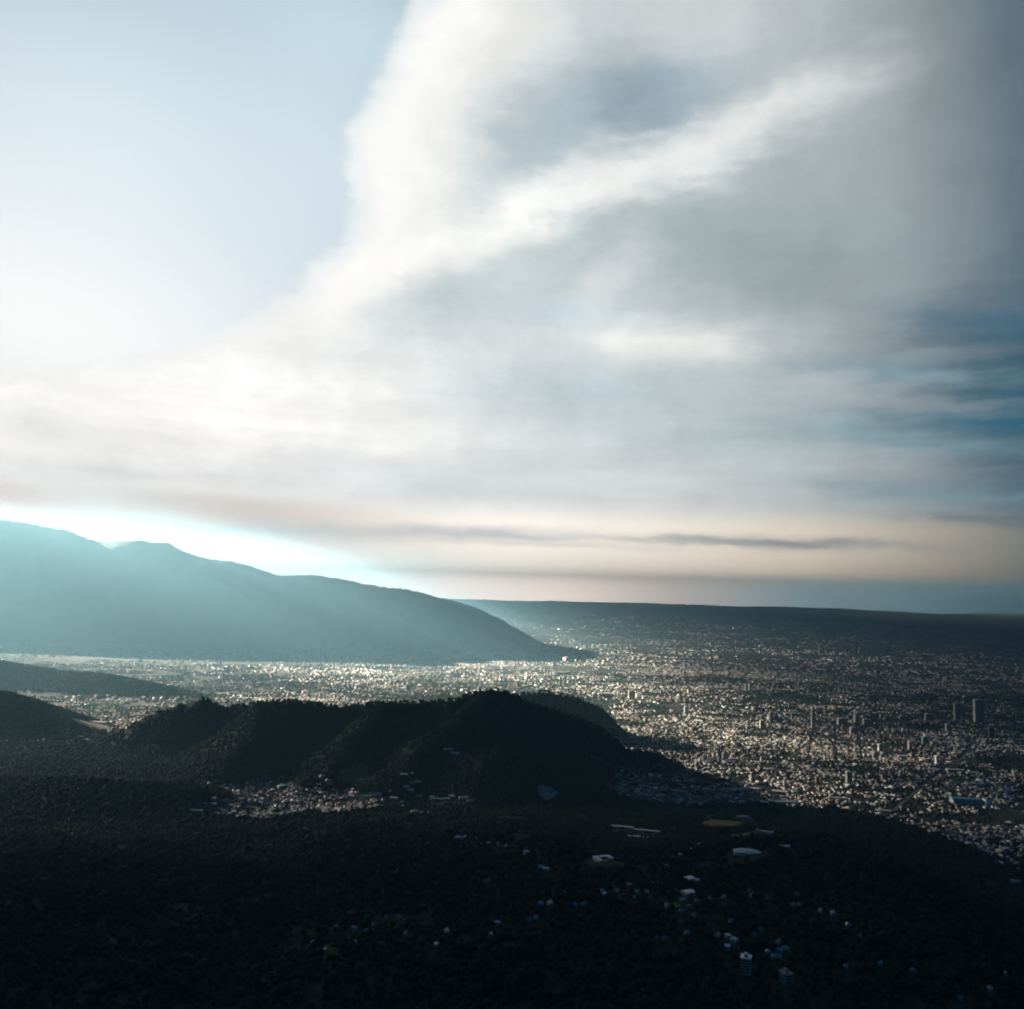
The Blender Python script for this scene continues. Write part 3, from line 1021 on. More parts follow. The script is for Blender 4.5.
shed(765, 775, 6, 14, 7, 'smaller white roof tucked in front of the bright curved hall', R(20), name='bright_building')
shed(736, 791, 15, 30, 8, 'broad cream roof at the near edge of the sunlit city', R(14), 'cream', name='cream_building', phrase='broad cream roof')
shed(752, 790, 13, 22, 8, 'pale flat-looking roof next to the broad cream one', R(-10), name='pale_building')
shed(780, 793, 14, 20, 8, 'wide white roof before the tree line', R(-22), name='pale_building')
shed(785, 803, 22, 26, 7, 'wide curved bluish metal roof at the tree line', R(3), 'metal', name='curved_building', phrase='wide bluish metal roof')
shed(838, 799, 16, 18, 6, 'row of cream roofs joined along the tree line', R(-14), 'cream', name='cream_building')
shed(884, 812, 12, 16, 7, 'white roof like a bracket at the end of sunlit strip', R(-8), name='bright_building', phrase='bracket-like white roof')
shed(880, 816, 5, 30, 8, 'upright white gable below the bracket-like roof', R(75), name='bright_building')
shed(900, 818, 5, 12, 6, 'lone white cabin past the bracket-like white roof', 0, name='cabin_building')
for (px, py, wp, hp, lab, wl) in [
    (813, 728, 3, 17, 'slender grey tower, thinnest of the dim city towers', 'grey'),
    (842, 725, 8, 6, 'broad pale slab block behind the slender grey tower', 'wall'),
    (857, 723, 4.5, 9, 'pale tower just past the broad slab block', 'wall'),
    (867, 727, 7, 7, 'squat white block beside the pale tower', 'wall'),
    (853, 734, 5, 6, 'stubby pale block in front of the squat white block', 'wall'),
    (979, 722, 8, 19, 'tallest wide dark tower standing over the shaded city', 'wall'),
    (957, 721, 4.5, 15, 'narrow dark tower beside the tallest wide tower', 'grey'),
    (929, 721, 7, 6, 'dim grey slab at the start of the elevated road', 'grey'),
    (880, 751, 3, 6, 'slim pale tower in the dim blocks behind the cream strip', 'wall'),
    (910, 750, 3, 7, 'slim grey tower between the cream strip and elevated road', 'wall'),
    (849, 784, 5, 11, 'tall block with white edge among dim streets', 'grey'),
    (948, 731, 4, 6, 'small pale tower below the elevated road', 'wall'),
    (937, 764, 2.5, 7, 'thin white tower near the teal hall', 'white'),
    (771, 722, 3.5, 9, 'grey tower at the far end of the sunlit streets', 'grey'),
    (762, 728, 4, 7, 'sunlit cream tower at the edge of the shade', 'cream'),
    (793, 716, 16, 2.5, 'low long grey block on the shaded plain', 'grey'),
    (820, 655, 2, 8, 'thin pale mast-like tower far out on the plain', 'wall'),
    (746, 690, 2, 5, 'far pale twin tower, the shorter, on the blue plain', 'wall'),
    (749.5, 690, 1.6, 6, 'far pale twin tower, the taller, on the blue plain', 'wall'),
    (764, 653, 9, 1.6, 'far long white factory roof on the blue plain', 'white'),
    (929, 669, 7, 1.4, 'far pale flat roof on the darkest part of the plain', 'white'),
    (965, 698, 4, 1.8, 'small far white block over the shaded city', 'white'),
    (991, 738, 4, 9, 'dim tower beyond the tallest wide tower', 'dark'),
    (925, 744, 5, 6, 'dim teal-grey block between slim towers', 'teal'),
]:
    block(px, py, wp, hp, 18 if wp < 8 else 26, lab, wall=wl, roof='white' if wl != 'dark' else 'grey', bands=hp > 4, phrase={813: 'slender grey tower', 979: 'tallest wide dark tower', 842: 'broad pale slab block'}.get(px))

# elevated road with piers
pa = hits(912, 724)[0]; pb = hits(962, 723)[0]
d = pb - pa; Lr = float(np.hypot(d[0], d[1]))
o = tag(empty('elevated_road', (pa[0], pa[1], land(pa[:1], pa[1:2])[0][0]), math.atan2(d[1], d[0])), 'straight pale elevated road on piers before the tallest dark tower', 'viaduct')
b = MB(); b.box(0, Lr, -9, 9, 14, 17, 'wall'); b.build('deck', o)
for y_ in (-1, 1):
    b = MB(); b.box(0, Lr, y_ * 8.8 - .3, y_ * 8.8 + .3, 17.02, 18.4, 'white'); b.build('parapet', o)
for x_ in np.linspace(12, Lr - 12, 9):
    b = MB(); b.box(x_ - 2, x_ + 2, -5, 5, 0, 13.98, 'grey'); b.build('pier', o)

# teal arched hall and white halls near it
p, s = site(967, 803, 'teal arched hall')
FOOT.append((*p[:2], 60))
o = tag(empty('arched_hall', p, R(-6)), 'big teal arched hall rising from the dim streets', 'hall')
w = 13 * s; dd = 20; n = 10
b = MB()
for ss in (0,):
    v = []; f = []
    for i in range(n + 1):
        a = math.pi * i / n
        for xx in (-w, w):
            v.append((xx, -dd * math.cos(a), 10 + 10 * math.sin(a)))
    for i in range(n):
        f.append((2 * i, 2 * i + 1, 2 * i + 3, 2 * i + 2))
    f.append(tuple(2 * i for i in range(n + 1))[::-1]); f.append(tuple(2 * i + 1 for i in range(n + 1)))
    b.add(v, f, 'teal')
b.build('roof', o)
b = MB(); b.box(-w + .3, w - .3, -dd + .3, dd - .3, 0, 10.2, 'wall'); b.build('wall', o)
for i, xx in enumerate(np.linspace(-w * .8, w * .8, 6)):
    b = MB(); b.box(xx - 1.2, xx + 1.2, -dd - .5, -dd + .25, 0, 9.9, 'white'); b.build('buttress', o)
shed(938, 771, 7, 20, 9, 'tall teal hall with bright side near the thin tower', R(40), 'teal', name='teal_building', phrase='tall teal hall')
shed(955, 771, 14, 22, 8, 'long white hall past the tall teal one', R(-6), name='white_warehouse')
shed(973, 774, 10, 20, 8, 'pale greenish hall at the end of the white hall row', R(-8), 'metal', name='pale_warehouse')
shed(974, 785, 12, 18, 7, 'thin white roof of a hall above the teal arched hall', R(-12), name='white_warehouse')
shed(869, 762, 12, 20, 8, 'sunlit cream hall beginning the bright strip', R(-15), 'cream', name='cream_warehouse', phrase='sunlit cream hall')
shed(912, 763, 9, 20, 9, 'sunlit cream hall with tall end in the bright strip', R(-20), 'cream', name='cream_warehouse')
shed(900, 757, 8, 18, 8, 'small sunlit white hall in the middle of the bright strip', R(-20), name='white_warehouse')
# valley and hillside buildings
shed(96, 723, 20, 34, 7, 'wide white warehouse in the open yard of the valley suburb', R(-4), name='white_warehouse', phrase='wide white warehouse')
shed(80, 737, 4, 10, 5, 'small bright white house at the edge of the dark hillside', R(10), name='white_building')
shed(87, 740, 5, 10, 5, 'small white house lowest in the valley suburb', R(-20), name='white_building')
shed(94, 735, 4, 9, 5, 'small white house under the wooded ridge foot', R(30), name='white_building')
shed(455, 754, 9, 16, 6, 'bright white building on the saddle before the rounded summit', R(-10), name='white_building', phrase='bright white saddle building')
shed(448, 750, 9, 12, 6, 'teal-roofed building behind the bright white saddle building', R(-4), 'teal', name='teal_building')
shed(404, 775, 7, 12, 5, 'white-roofed house on the wooded spur by the cleared patch', R(5), name='white_building', phrase='white-roofed spur house')
shed(412, 774, 3, 9, 5, 'tiny pale house next to the white-roofed spur house', 0, name='white_building')
shed(363, 780, 9, 12, 5, 'low teal building on the pale cleared patch', R(-15), 'teal', name='teal_building', phrase='low teal building')
shed(414, 812, 6, 14, 5, 'pale gabled house at the forest edge under the spur', R(25), name='white_building', phrase='pale gabled forest-edge house')
shed(424, 813, 9, 12, 5, 'low teal house at the forest edge beside the pale gabled one', R(-5), 'teal', name='teal_building')
shed(437, 800, 13, 12, 6, 'long teal roof in the narrow settlement below the spur', R(-3), 'teal', name='teal_building', phrase='long teal settlement roof')
shed(394, 799, 8, 12, 6, 'white and teal roof in the narrow settlement', R(-20), name='white_building')
shed(197, 811, 12, 9, 4, 'long thin pale roof at the tip of the shaded settlement', R(-4), name='pale_building', phrase='long thin pale roof')
p, s = site(19, 898, 'lone bright double house')
o = tag(empty('double_house', p, R(35)), 'lone bright double house in black forest far from all others', 'house')
for a, b_, h_ in ((-6.5, -.1, 5), (0, 5.5, 4)):
    b = MB(); b.box(a, b_, -4.5, 4.5, 0, h_, 'wall'); b.build('wall', o)
    b = MB(); b.gable(a, b_, -4.5, 4.5, h_ + .05, h_ + 2.4, 'wall', 'white'); b.build('roof', o)
FOOT.append((*p[:2], 14))

# ------------------------------------------------------------------ single houses: kinds built once, then copied


def house_kind(kind, roof, wall):
    b = MB()
    if kind == 'flat':
        b.box(-5, 5, -6, 6, 0, 6, wall, roof); b.box(-5.2, 5.2, -6.2, -5.8, 6.02, 6.7, wall, roof); b.box(-5.2, 5.2, 5.8, 6.2, 6.02, 6.7, wall, roof)
        b.box(1, 4, 2, 5, 6.03, 8.2, wall, roof); b.box(-3.6, -1.4, -6.05, -5.99, 1, 2.6, 'glass'); b.box(1.2, 3.4, -6.05, -5.99, 1, 2.6, 'glass')
    elif kind == 'gable':
        b.box(-6.5, 6.5, -4.5, 4.5, 0, 4.2, wall); b.gable(-6.5, 6.5, -4.5, 4.5, 4.25, 7.2, wall, roof)
        b.box(-4.5, -2.5, -4.56, -4.5, 1, 2.6, 'glass'); b.box(2, 4, -4.56, -4.5, 1, 2.6, 'glass'); b.box(-.6, .6, -4.56, -4.5, 0, 2.2, 'brown')
    elif kind == 'hip':
        b.box(-6, 6, -5, 5, 0, 4.2, wall); b.hip(-6, 6, -5, 5, 4.25, 7.4, roof)
        b.box(-4, -2, -5.06, -5, 1, 2.6, 'glass'); b.box(2, 4, -5.06, -5, 1, 2.6, 'glass')
    else:                                        # L-shaped
        b.box(-7, 7, 0, 6, 0, 4.2, wall); b.gable(-7, 7, 0, 6, 4.25, 6.6, wall, roof)
        b.box(-7, -1.5, -7, -.06, 0, 4.2, wall); b.hip(-7, -1.5, -7, -.5, 4.25, 6.3, roof)
    return b


KINDS = []
for kind in ('flat', 'gable', 'hip', 'angled'):
    for roof in ('white', 'cream', 'grey', 'terracotta', 'metal', 'teal'):
        KINDS.append((kind, roof))
proto = {}
WORD = {'flat': 'flat-roofed', 'gable': 'gabled', 'hip': 'hip-roofed', 'angled': 'L-shaped', 'white': 'white', 'cream': 'cream', 'grey': 'grey', 'terracotta': 'brick-red', 'metal': 'silvery', 'teal': 'teal'}


def put_house(kind, roof, loc, rz, sc3):
    key = (kind, roof)
    if key not in proto:
        o = house_kind(kind, roof, random.choice(['wall', 'cream'])).build('house')
        proto[key] = o
    else:
        o = proto[key].copy()
        C.objects.link(o)
    o.location = tuple(map(float, loc)); o.rotation_euler = (0, 0, rz); o.scale = sc3
    o['category'] = 'house'
    return o


HOUSES = []                                     # (object, px, py, kind, roof, area)


def free(x, y, rr=6.0):
    for fx, fy, fr in FOOT:
        if (x - fx) ** 2 + (y - fy) ** 2 < (fr + rr) ** 2:
            return False
    return True


# scattered houses on the black slope, as seen: bearing and height in the view, size, brightness of roof
SPOTS = """313 944 3 w;325 952 5 w;357 943 4 w;354 929 4 c;355 931 3 g;336 929 3 g;366 932 4 g;368 918 3 g;374 926 4 g;386 920 3 g;399 919 3 g;405 936 3 g;436 947 5 w;447 933 4 g;483 926 3 g;497 924 6 w;
491 937 3 w;512 929 4 g;530 921 4 g;536 919 3 c;541 905 3 g;550 905 6 w;553 894 3 g;564 893 4 c;584 905 5 m;575 906 3 g;602 892 4 g;613 887 3 g;614 882 2.5 w;629 886 4 w;637 893 4 c;640 894 3 c;625 897 3 g;618 891 3 g;633 899 3 g;
526 853 6 w;524 856 5 w;541 868 5 w;546 870 6 w;489 844 4 w;476 840 3 g;498 845 3 g;507 846 3 g;465 838 4 t;459 839 6 t;471 843 3 c;482 845 3 g;487 882 5 g;650 857 3 w;663 866 4 g;668 867 4 w;612 862 3 g;613 880 3 g;
683 901 5 w;697 902 4 c;682 912 5 g;678 906 3 g;689 908 3 g;711 899 3 g;724 898 4 w;728 898 3 w;750 891 3 g;752 897 4 g;768 899 4 g;794 906 5 g;797 895 4 c;687 934 3 g;665 940 3 g;719 937 3 g;731 922 4 g;707 926 3 g;681 924 3 g;655 939 4 g;
761 931 3 g;767 934 4 g;755 936 3 g;779 943 4 c;780 952 3 g;774 958 4 g;786 950 7 g;779 958 4 c;768 953 3 g;647 893 3 g;652 884 3 g;660 884 4 g;695 916 3 g;668 882 3 g;672 858 4 g;640 868 4 g;643 872 3 g;
801 905 3 g;820 913 4 g;833 915 5 w;848 926 4 g;860 937 3 g;846 969 5 g;880 965 4 g;913 972 5 g;845 932 3 c;812 950 3 g;990 991 4 w;960 1000 4 g;1004 975 3 g;
985 843 4 w;986 846 5 w;986 853 6 w;990 850 4 c;991 836 5 c;975 838 4 c;999 864 6 w;1016 883 7 c;1018 871 5 g;1001 849 3 g;1008 858 3 g;978 828 3 g;969 826 4 c;970 830 3 w;1013 800 4 w;1014 808 4 w;1001 843 3 c;950 827 4 c;935 824 3 g;1019 842 3 g;
205 804 3 g;214 800 5 t;214 805 5 t;225 801 4 t;233 810 4 w;248 808 4 w;237 805 4 w;256 797 4 w;258 801 5 t;252 790 6 t;265 790 5 t;262 800 5 w;268 786 4 t;281 786 6 w;276 794 4 t;296 798 5 t;294 803 4 g;306 804 5 t;318 798 5 w;327 798 5 w;322 777 5 w;328 781 5 w;330 784 5 c;
319 785 4 t;313 792 4 w;333 797 5 c;345 797 5 w;338 798 4 t;352 797 6 w;368 797 7 t;378 795 7 t;390 792 4 g;406 788 5 w;411 791 5 w;418 783 5 w;413 784 4 g;419 797 6 t;432 798 5 w;447 800 5 t;452 797 6 w;461 799 5 t;466 799 6 w;470 802 5 w;429 806 5 g;
230 815 4 w;276 816 5 c;279 815 4 w;295 813 6 w;301 812 5 w;283 814 3 c;243 812 4 g;220 809 4 g;260 809 3 g;270 804 4 t;286 801 4 t;302 790 4 t;290 790 5 t;310 800 4 t;340 804 4 w;357 802 4 t;384 800 4 t;402 803 4 w"""
spots = [s_.split() for s_ in SPOTS.replace('\n', '').split(';') if s_.strip()]
hp = hits([float(s_[0]) for s_ in spots], [float(s_[1]) for s_ in spots])
RC = {'w': ['white', 'white', 'metal'], 'c': ['cream', 'cream', 'terracotta'], 'g': ['grey', 'grey', 'terracotta', 'metal'], 't': ['teal', 'metal', 'white'], 'm': ['teal']}
for s_, P in zip(spots, hp):
    if not np.isfinite(P).all():
        continue
    mpp = math.hypot(P[0], P[1]) / FPX
    wid = float(s_[2]) * mpp
    roof = random.choice(RC[s_[3]]); kind = random.choice(['gable', 'hip', 'gable', 'angled', 'flat'])
    k = max(wid / 13.0, 0.5)
    if not free(P[0], P[1], 2):
        continue
    z = land(P[:1], P[1:2])[0][0]
    o = put_house(kind, roof, (P[0], P[1], z - .4), random.uniform(-.6, .6), (k, min(k, 1.3), min(max(k, .8), 1.25)))
    HOUSES.append([o, float(s_[0]), float(s_[1]), kind, roof, wid])
    FOOT.append((P[0], P[1], 9 * k))

# ------------------------------------------------------------------ the city: street blocks over the valley floor
FT = np.array(FOOT)


AVENUES = [[(612, 748), (690, 775), (765, 801)], [(700, 806), (790, 752), (868, 702)], [(590, 774), (740, 768), (905, 762), (1020, 752)], [(900, 814), (960, 755), (1005, 690)],
           [(640, 700), (760, 728), (880, 764), (1020, 812)], [(230, 672), (420, 678), (600, 690), (760, 694)], [(655, 742), (720, 694), (770, 655)]]
AV = []
for line in AVENUES:
    P = np.array([floor_pt(*q_) for q_ in line])
    t_ = np.linspace(0, len(P) - 1, 60)
    xs_ = np.interp(t_, np.arange(len(P)), P[:, 0]); ys_ = np.interp(t_, np.arange(len(P)), P[:, 1]) + 55 * np.sin(t_ * 2.3 + line[0][0])
    dx = np.gradient(xs_); dy = np.gradient(ys_); L_ = np.hypot(dx, dy)
    nx, ny = -dy / L_, dx / L_
    v = []
    for sgn in (-1, 1):
        X, Y = xs_ + sgn * nx * 6, ys_ + sgn * ny * 6
        v.append(np.stack([X, Y, land(X, Y)[0] + 0.6], 1))
    i_ = np.arange(59)
    ob = mesh_obj('road', np.concatenate(v), np.stack([i_, i_ + 60, i_ + 61, i_ + 1], 1)[:, ::-1], MT['road'])
    tag(ob, 'straight city avenue cutting through the roofs', kind='structure')
    AV.append((xs_, ys_))


def clear_of(x, y):
    ok = np.ones(len(x), bool)
    for xs_, ys_ in AV:
        for a_ in range(59):
            ax, ay, bx, by_ = xs_[a_], ys_[a_], xs_[a_ + 1], ys_[a_ + 1]
            d2 = (bx - ax) ** 2 + (by_ - ay) ** 2
            t_ = np.clip(((x - ax) * (bx - ax) + (y - ay) * (by_ - ay)) / d2, 0, 1)
            ok &= np.hypot(x - ax - t_ * (bx - ax), y - ay - t_ * (by_ - ay)) > 12
    for fx, fy, fr in FT:
        ok &= (x - fx) ** 2 + (y - fy) ** 2 > (fr + 4) ** 2
    return ok


nw_ = len(RW)


def city_points(r0, r1, n, grid):
    r = np.sqrt(rng.random(n) * (r1 ** 2 - r0 ** 2) + r0 ** 2)
    a = np.radians(rng.uniform(-33, 33, n))
    x, y = r * np.sin(a), r * np.cos(a)
    ang = (fbm(x / 1600, y / 1600, 2, 21) - 0.5) * 2.2
    ang = np.round(ang / 0.35) * 0.35
    # rows along the streets, with cross streets and open lots between blocks
    cu = x * np.cos(ang) + y * np.sin(ang); cv_ = -x * np.sin(ang) + y * np.cos(ang)
    cv_ = np.round(cv_ / grid) * grid + rng.normal(0, grid * .1, n) + np.where(rng.random(n) < .5, -.25, .25) * grid
    x = cu * np.cos(ang) - cv_ * np.sin(ang); y = cu * np.sin(ang) + cv_ * np.cos(ang)
    cross = np.abs((cu / (grid * 2.6)) % 1.0 - 0.5) < 0.44
    lot = vnoise(cu / (grid * 2.6) + 91.7, cv_ / grid + 13.1, 8) > 0.27
    z, w = land(x, y)
    ed = edge_dist(x, y)
    den = fbm(x / 520, y / 520, 4, 31) * .55 + fbm(x / 150, y / 150, 3, 36) * .45
    farm = smooth(r, 9000, 17000)
    den = den + 0.14 * np.exp(-((x - 1150) / 900) ** 2 - ((y - 3700) / 900) ** 2)
    keep = ((w == 0) | (w == nw_ + 2) | ((w == 1) & (z < 40 + 90 * fbm(x / 700, y / 700, 3, 63)))) & (ed < -8) & (den > 0.415 + 0.10 * farm + 0.12 * smooth(x, -3500, -1000) * (r < 3300) * (x < -1500) + rng.random(n) * .12)
    keep &= cross & lot
    px, py, _ = project_many(x, y, z)
    keep &= (px > -30) & (px < 1054) & (py < 1000)
    keep &= ~((px < 205) & (py > 742)) & ~((px < 500) & (py > 738) & (w != 0))
    return x[keep], y[keep], z[keep], ang[keep], px[keep], py[keep]


def project_many(x, y, z):
    q_ = np.stack([x, y, z - H], 1)
    d_ = q_ @ fwd
    return 512 + FPX * (q_ @ rt) / d_, 504.5 - FPX * (q_ @ up) / d_, d_


NEAR = city_points(2300, 6200, 85000, 46)
MID = city_points(6200, 10500, 70000, 70)
FARC = city_points(10500, 24000, 80000, 160)


def thin(D, cell):
    x, y = D[0], D[1]
    key = (np.floor(x / cell).astype(np.int64) << 22) + np.floor(y / cell).astype(np.int64)
    _, i = np.unique(key, return_index=True)
    return [a[i] for a in D]


NEAR = thin(NEAR, 15.0)
m = clear_of(NEAR[0], NEAR[1]); NEAR = [a[m] for a in NEAR]
MID = thin(MID, 24.0)
m = clear_of(MID[0], MID[1]); MID = [a[m] for a in MID]
FARC = thin(FARC, 50.0)

N_SINGLE = max(0, 285 - len(HOUSES))
# the largest seen become houses of their own
cand = np.argsort(NEAR[0] ** 2 + NEAR[1] ** 2)[:2600]
pc = np.stack([NEAR[0][cand], NEAR[1][cand], NEAR[2][cand]], 1)
vis = visible(pc, 5.0) & (NEAR[4][cand] > 4) & (NEAR[4][cand] < 1020)
cand = cand[vis][:N_SINGLE]
taken = np.zeros(len(NEAR[0]), bool); taken[cand] = True
for i in cand:
    roof = random.choices(['white', 'cream', 'grey', 'terracotta', 'metal', 'teal'], [5, 3, 3, 2, 2, 1])[0]
    kind = random.choices(['flat', 'gable', 'hip', 'angled'], [5, 3, 2, 1])[0]
    k = random.uniform(.85, 1.4)
    o = put_house(kind, roof, (NEAR[0][i], NEAR[1][i], NEAR[2][i] - .5), NEAR[3][i] + random.choice([0, math.pi / 2]), (k, k * random.uniform(.85, 1.1), random.uniform(.85, 1.35)))
    HOUSES.append([o, NEAR[4][i], NEAR[5][i], kind, roof, 12 * k])

# labels that single the houses out: look, place, rank from a landmark
ORD = ['nearest', 'second nearest', 'third nearest', 'fourth nearest', 'fifth nearest', 'sixth nearest', 'seventh nearest', 'eighth nearest', 'ninth nearest', 'tenth nearest', 'eleventh nearest', 'twelfth nearest']
by = {}
for h in HOUSES:
    dd = [(math.hypot((h[1] - l[0]), (h[2] - l[1]) * 1.6), i) for i, l in enumerate(LANDMARKS)]
    d_, i = min(dd)
    l = LANDMARKS[i]
    dx, dy = h[1] - l[0], (h[2] - l[1]) * 1.6
    rel = 'beside' if abs(dx) > abs(dy) else ('in front of' if dy > 0 else 'behind')
    by.setdefault((h[3], h[4], i, rel), []).append((d_, h))
for (kind, roof, i, rel), lst in by.items():
    lst.sort(key=lambda q_: q_[0])
    for k, (d_, h) in enumerate(lst):
        o = h[0]
        dark = h[2] > 815
        size = 'tiny ' if h[5] < 8 else ('broad ' if h[5] > 12 else 'small ')
        shape = WORD[kind] if roof != 'terracotta' or kind == 'flat' else WORD[kind]
        o['label'] = f"{size}{WORD[roof]} {shape} house, {ORD[min(k, 11)]} such {rel} the {LANDMARKS[i][2]}"
        o['group'] = 'houses scattered in the dark forest' if dark else ('houses of the shaded settlement' if h[1] < 500 else 'houses along the near city edge')

# everything smaller and farther as one mass of roofs
CC = ['white', 'cream', 'grey', 'terracotta', 'brown', 'dark', 'metal', 'teal']


def roofs(D, w_lo, w_hi, h_lo, h_hi, big=0.05, skip=None, pale=True):
    x, y, z, ang = [a if skip is None else a[~skip] for a in D[:4]]
    n = len(x)
    w = rng.uniform(w_lo, w_hi, n); l = w * rng.uniform(.7, 1.9, n); hh = rng.uniform(h_lo, h_hi, n)
    bigm = rng.random(n) < big
    w = np.where(bigm, w * rng.uniform(1.6, 3.0, n), w); l = np.where(bigm, l * rng.uniform(1.3, 2.4, n), l)
    tall = rng.random(n) < 0.012
    hh = np.where(tall, hh * rng.uniform(2, 5, n), hh)
    a = ang + np.where(rng.random(n) < .5, 0, math.pi / 2) + rng.normal(0, .05, n)
    ca, sa = np.cos(a), np.sin(a)
    pit = np.where(rng.random(n) < .45, rng.uniform(.15, .4, n), 0.004) * w * .5
    loc = [(-1, -1, 0), (1, -1, 0), (1, 1, 0), (-1, 1, 0), (-1, -1, 1), (1, -1, 1), (1, 1, 1), (-1, 1, 1), (-1, 0, 2), (1, 0, 2)]
    V = np.zeros((n, 10, 3))
    for k, (u_, v_, q_) in enumerate(loc):
        lx = u_ * l / 2; ly = v_ * w / 2
        V[:, k, 0] = x + lx * ca - ly * sa; V[:, k, 1] = y + lx * sa + ly * ca
        V[:, k, 2] = z - 1 if q_ == 0 else (z + hh if q_ == 1 else z + hh + pit)
    tris = []
    quads = [(0, 1, 5, 4), (2, 3, 7, 6), (4, 5, 9, 8), (6, 7, 8, 9), (1, 2, 6, 5), (3, 0, 4, 7)]
    F_ = np.array(quads)[None] + (np.arange(n) * 10)[:, None, None]
    T_ = np.array([(5, 6, 9), (7, 4, 8)])[None] + (np.arange(n) * 10)[:, None, None]
    rc = rng.choice(len(CC), n, p=[.13, .11, .21, .11, .14, .18, .07, .05] if pale else [.05, .06, .22, .12, .22, .26, .04, .03])
    wl = rng.choice([0, 1, 2, 4], n, p=[.15, .20, .45, .20])
    mi = np.stack([wl, wl, rc, rc, wl, wl], 1)
    return V.reshape(-1, 3), F_.reshape(-1, 4), mi.reshape(-1), T_.reshape(-1, 3), np.repeat(wl, 2)


def mass(name, parts, label):
    vs, qs, qm, ts, tm = [], [], [], [], []
    o = 0
    for V, F_, mi, T_, tmi in parts:
        vs.append(V); qs.append(F_ + o); ts.append(T_ + o); qm.append(mi); tm.append(tmi); o += len(V)
    v = np.concatenate(vs).astype(np.float32); qd = np.concatenate(qs); tr = np.concatenate(ts)
    me = bpy.data.meshes.new(name)
    me.vertices.add(len(v)); me.vertices.foreach_set('co', v.ravel())
    loops = np.concatenate([qd.ravel(), tr.ravel()]).astype(np.int32)
    me.loops.add(len(loops)); me.loops.foreach_set('vertex_index', loops)
    st = np.concatenate([np.arange(len(qd)) * 4, len(qd) * 4 + np.arange(len(tr)) * 3]).astype(np.int32)
    me.polygons.add(len(st)); me.polygons.foreach_set('loop_start', st)
    me.update(calc_edges=True)
    for k in CC:
        me.materials.append(MT[k])
    me.polygons.foreach_set('material_index', np.concatenate([*qm, *tm]).astype(np.int32))
    ob = bpy.data.objects.new(name, me)
    C.objects.link(ob)
    return tag(ob, label, kind='stuff')


mass('city_houses', [roofs(NEAR, 6, 12.5, 3, 6.0, .07, taken), roofs(MID, 8, 16, 3, 6.5, .08, None, False), roofs(FARC, 16, 40, 3, 8, .06, None, False)],
     'thousands of tiny pale roofs of the city spread over the plain')

# ------------------------------------------------------------------ forest canopy
ICO = None


def ico():
    t_ = (1 + 5 ** .5) / 2
    v = np.array([(-1, t_, 0), (1, t_, 0), (-1, -t_, 0), (1, -t_, 0), (0, -1, t_), (0, 1, t_), (0, -1, -t_), (0, 1, -t_), (t_, 0, -1), (t_, 0, 1), (-t_, 0, -1), (-t_, 0, 1)])
    f = np.array([(0, 11, 5), (0, 5, 1), (0, 1, 7), (0, 7, 10), (0, 10, 11), (1, 5, 9), (5, 11, 4), (11, 10, 2), (10, 7, 6), (7, 1, 8), (3, 9, 4), (3, 4, 2), (3, 2, 6), (3, 6, 8), (3, 8, 9), (4, 9, 5), (2, 4, 11), (6, 2, 10), (8, 6, 7), (9, 8, 1)])
    return v / np.linalg.norm(v[0]), f


IV, IF = ico()


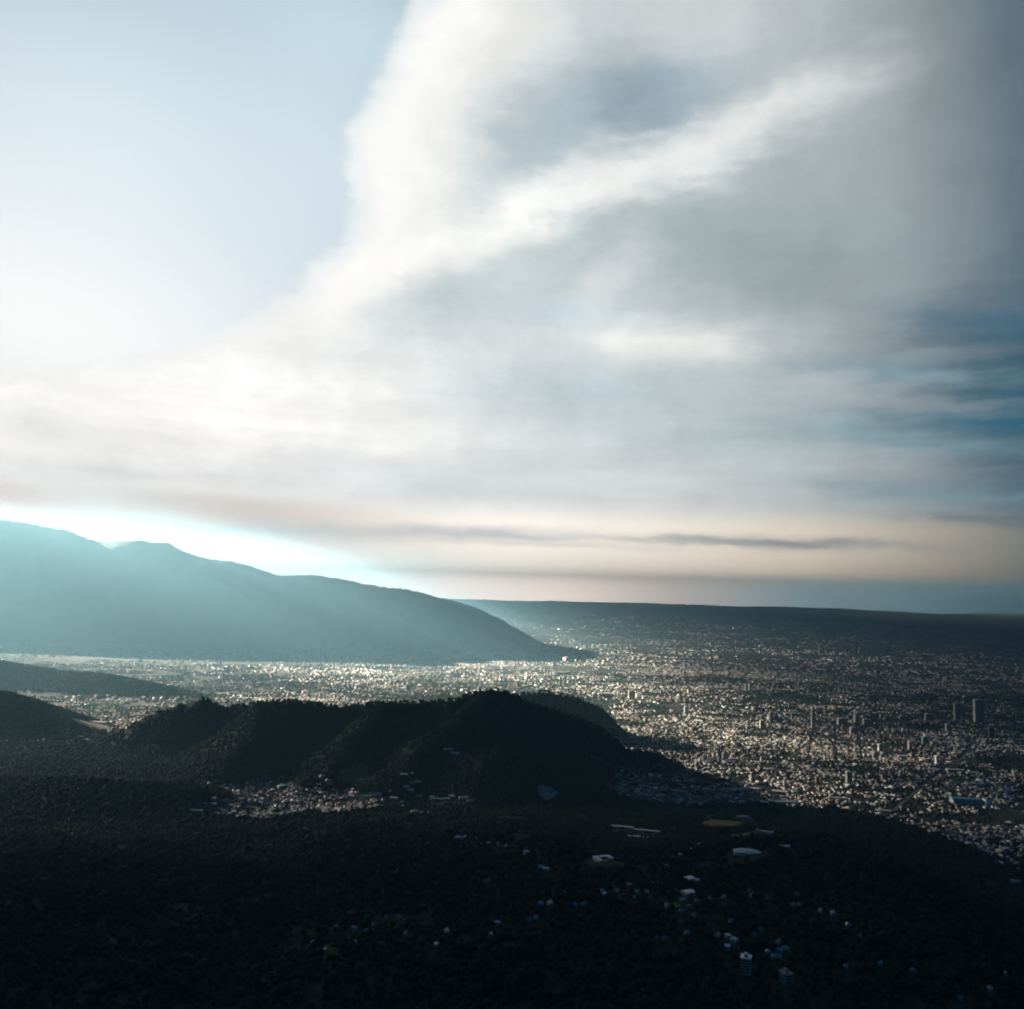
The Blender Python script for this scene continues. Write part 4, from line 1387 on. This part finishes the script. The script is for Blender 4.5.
def canopy(name, x, y, z, rad_, label, lobes=1):
    if lobes > 1:
        x = np.repeat(x, lobes); y = np.repeat(y, lobes); z = np.repeat(z, lobes); rad_ = np.repeat(rad_, lobes)
        x = x + rng.normal(0, .45, len(x)) * rad_; y = y + rng.normal(0, .45, len(x)) * rad_; z = z + rng.normal(0, .25, len(x)) * rad_
        rad_ = rad_ * rng.uniform(.5, .8, len(x))
    n = len(x)
    j = 1 + rng.normal(0, .18, (n, 12, 1))
    V = IV[None] * j * rad_[:, None, None]
    V[:, :, 2] *= rng.uniform(.8, 1.25, n)[:, None]
    V[:, :, 0] += x[:, None]; V[:, :, 1] += y[:, None]; V[:, :, 2] += (z + rad_ * .75)[:, None]
    F_ = IF[None] + (np.arange(n) * 12)[:, None, None]
    o = mesh_obj(name, V.reshape(-1, 3), F_.reshape(-1, 3), M_TREE)
    return tag(o, label, kind='stuff')


def wood_points(r0, r1, n, cond):
    r = np.sqrt(rng.random(n) * (r1 ** 2 - r0 ** 2) + r0 ** 2)
    a = np.radians(rng.uniform(-35, 35, n))
    x, y = r * np.sin(a), r * np.cos(a)
    z, w = land(x, y)
    k = cond(x, y, z, w)
    x, y, z = x[k], y[k], z[k]
    k = clear_of(x, y)
    for fx, fy, fr in FT:                        # and no crowns between a building and the viewpoint
        r_ = math.hypot(fx, fy); b_ = 34 if fr > 20 else 17
        k &= (x - fx * (1 - b_ / r_)) ** 2 + (y - fy * (1 - b_ / r_)) ** 2 > (fr * .9 + 3) ** 2
    return x[k], y[k], z[k]


nw = len(RW)
hx = wood_points(1000, 3500, 80000, lambda x, y, z, w: (fbm(x / 130, y / 130, 3, 71) > .2) & (w == nw + 1) | ((w == 0) & (edge_dist(x, y) > -25)))
canopy('forest', *hx, rng.gamma(6.0, .62, len(hx[0])) * (0.55 + .9 * fbm(hx[0] / 90, hx[1] / 90, 3, 72)) + 1.0, 'almost black forest canopy on the slope below the viewpoint', 2)


def left_wood(x, y, z, w):
    px, py, _ = project_many(x, y, z)
    return (w >= 2) & (w <= nw) | ((px < 205) & (py > 742) & (w != nw + 1))


hx = wood_points(2500, 7600, 210000, left_wood)
canopy('hill_woods', *hx, rng.uniform(3.6, 7.2, len(hx[0])), 'dark woods covering the ridges in the valley', 1)
hx = wood_points(2600, 9000, 90000, lambda x, y, z, w: (w == 0) & (edge_dist(x, y) < 10) & (fbm(x / 240, y / 240, 4, 55) > .43))
canopy('city_foliage', *hx, rng.uniform(2.8, 6.0, len(hx[0])), 'dark trees between the city roofs', 1)
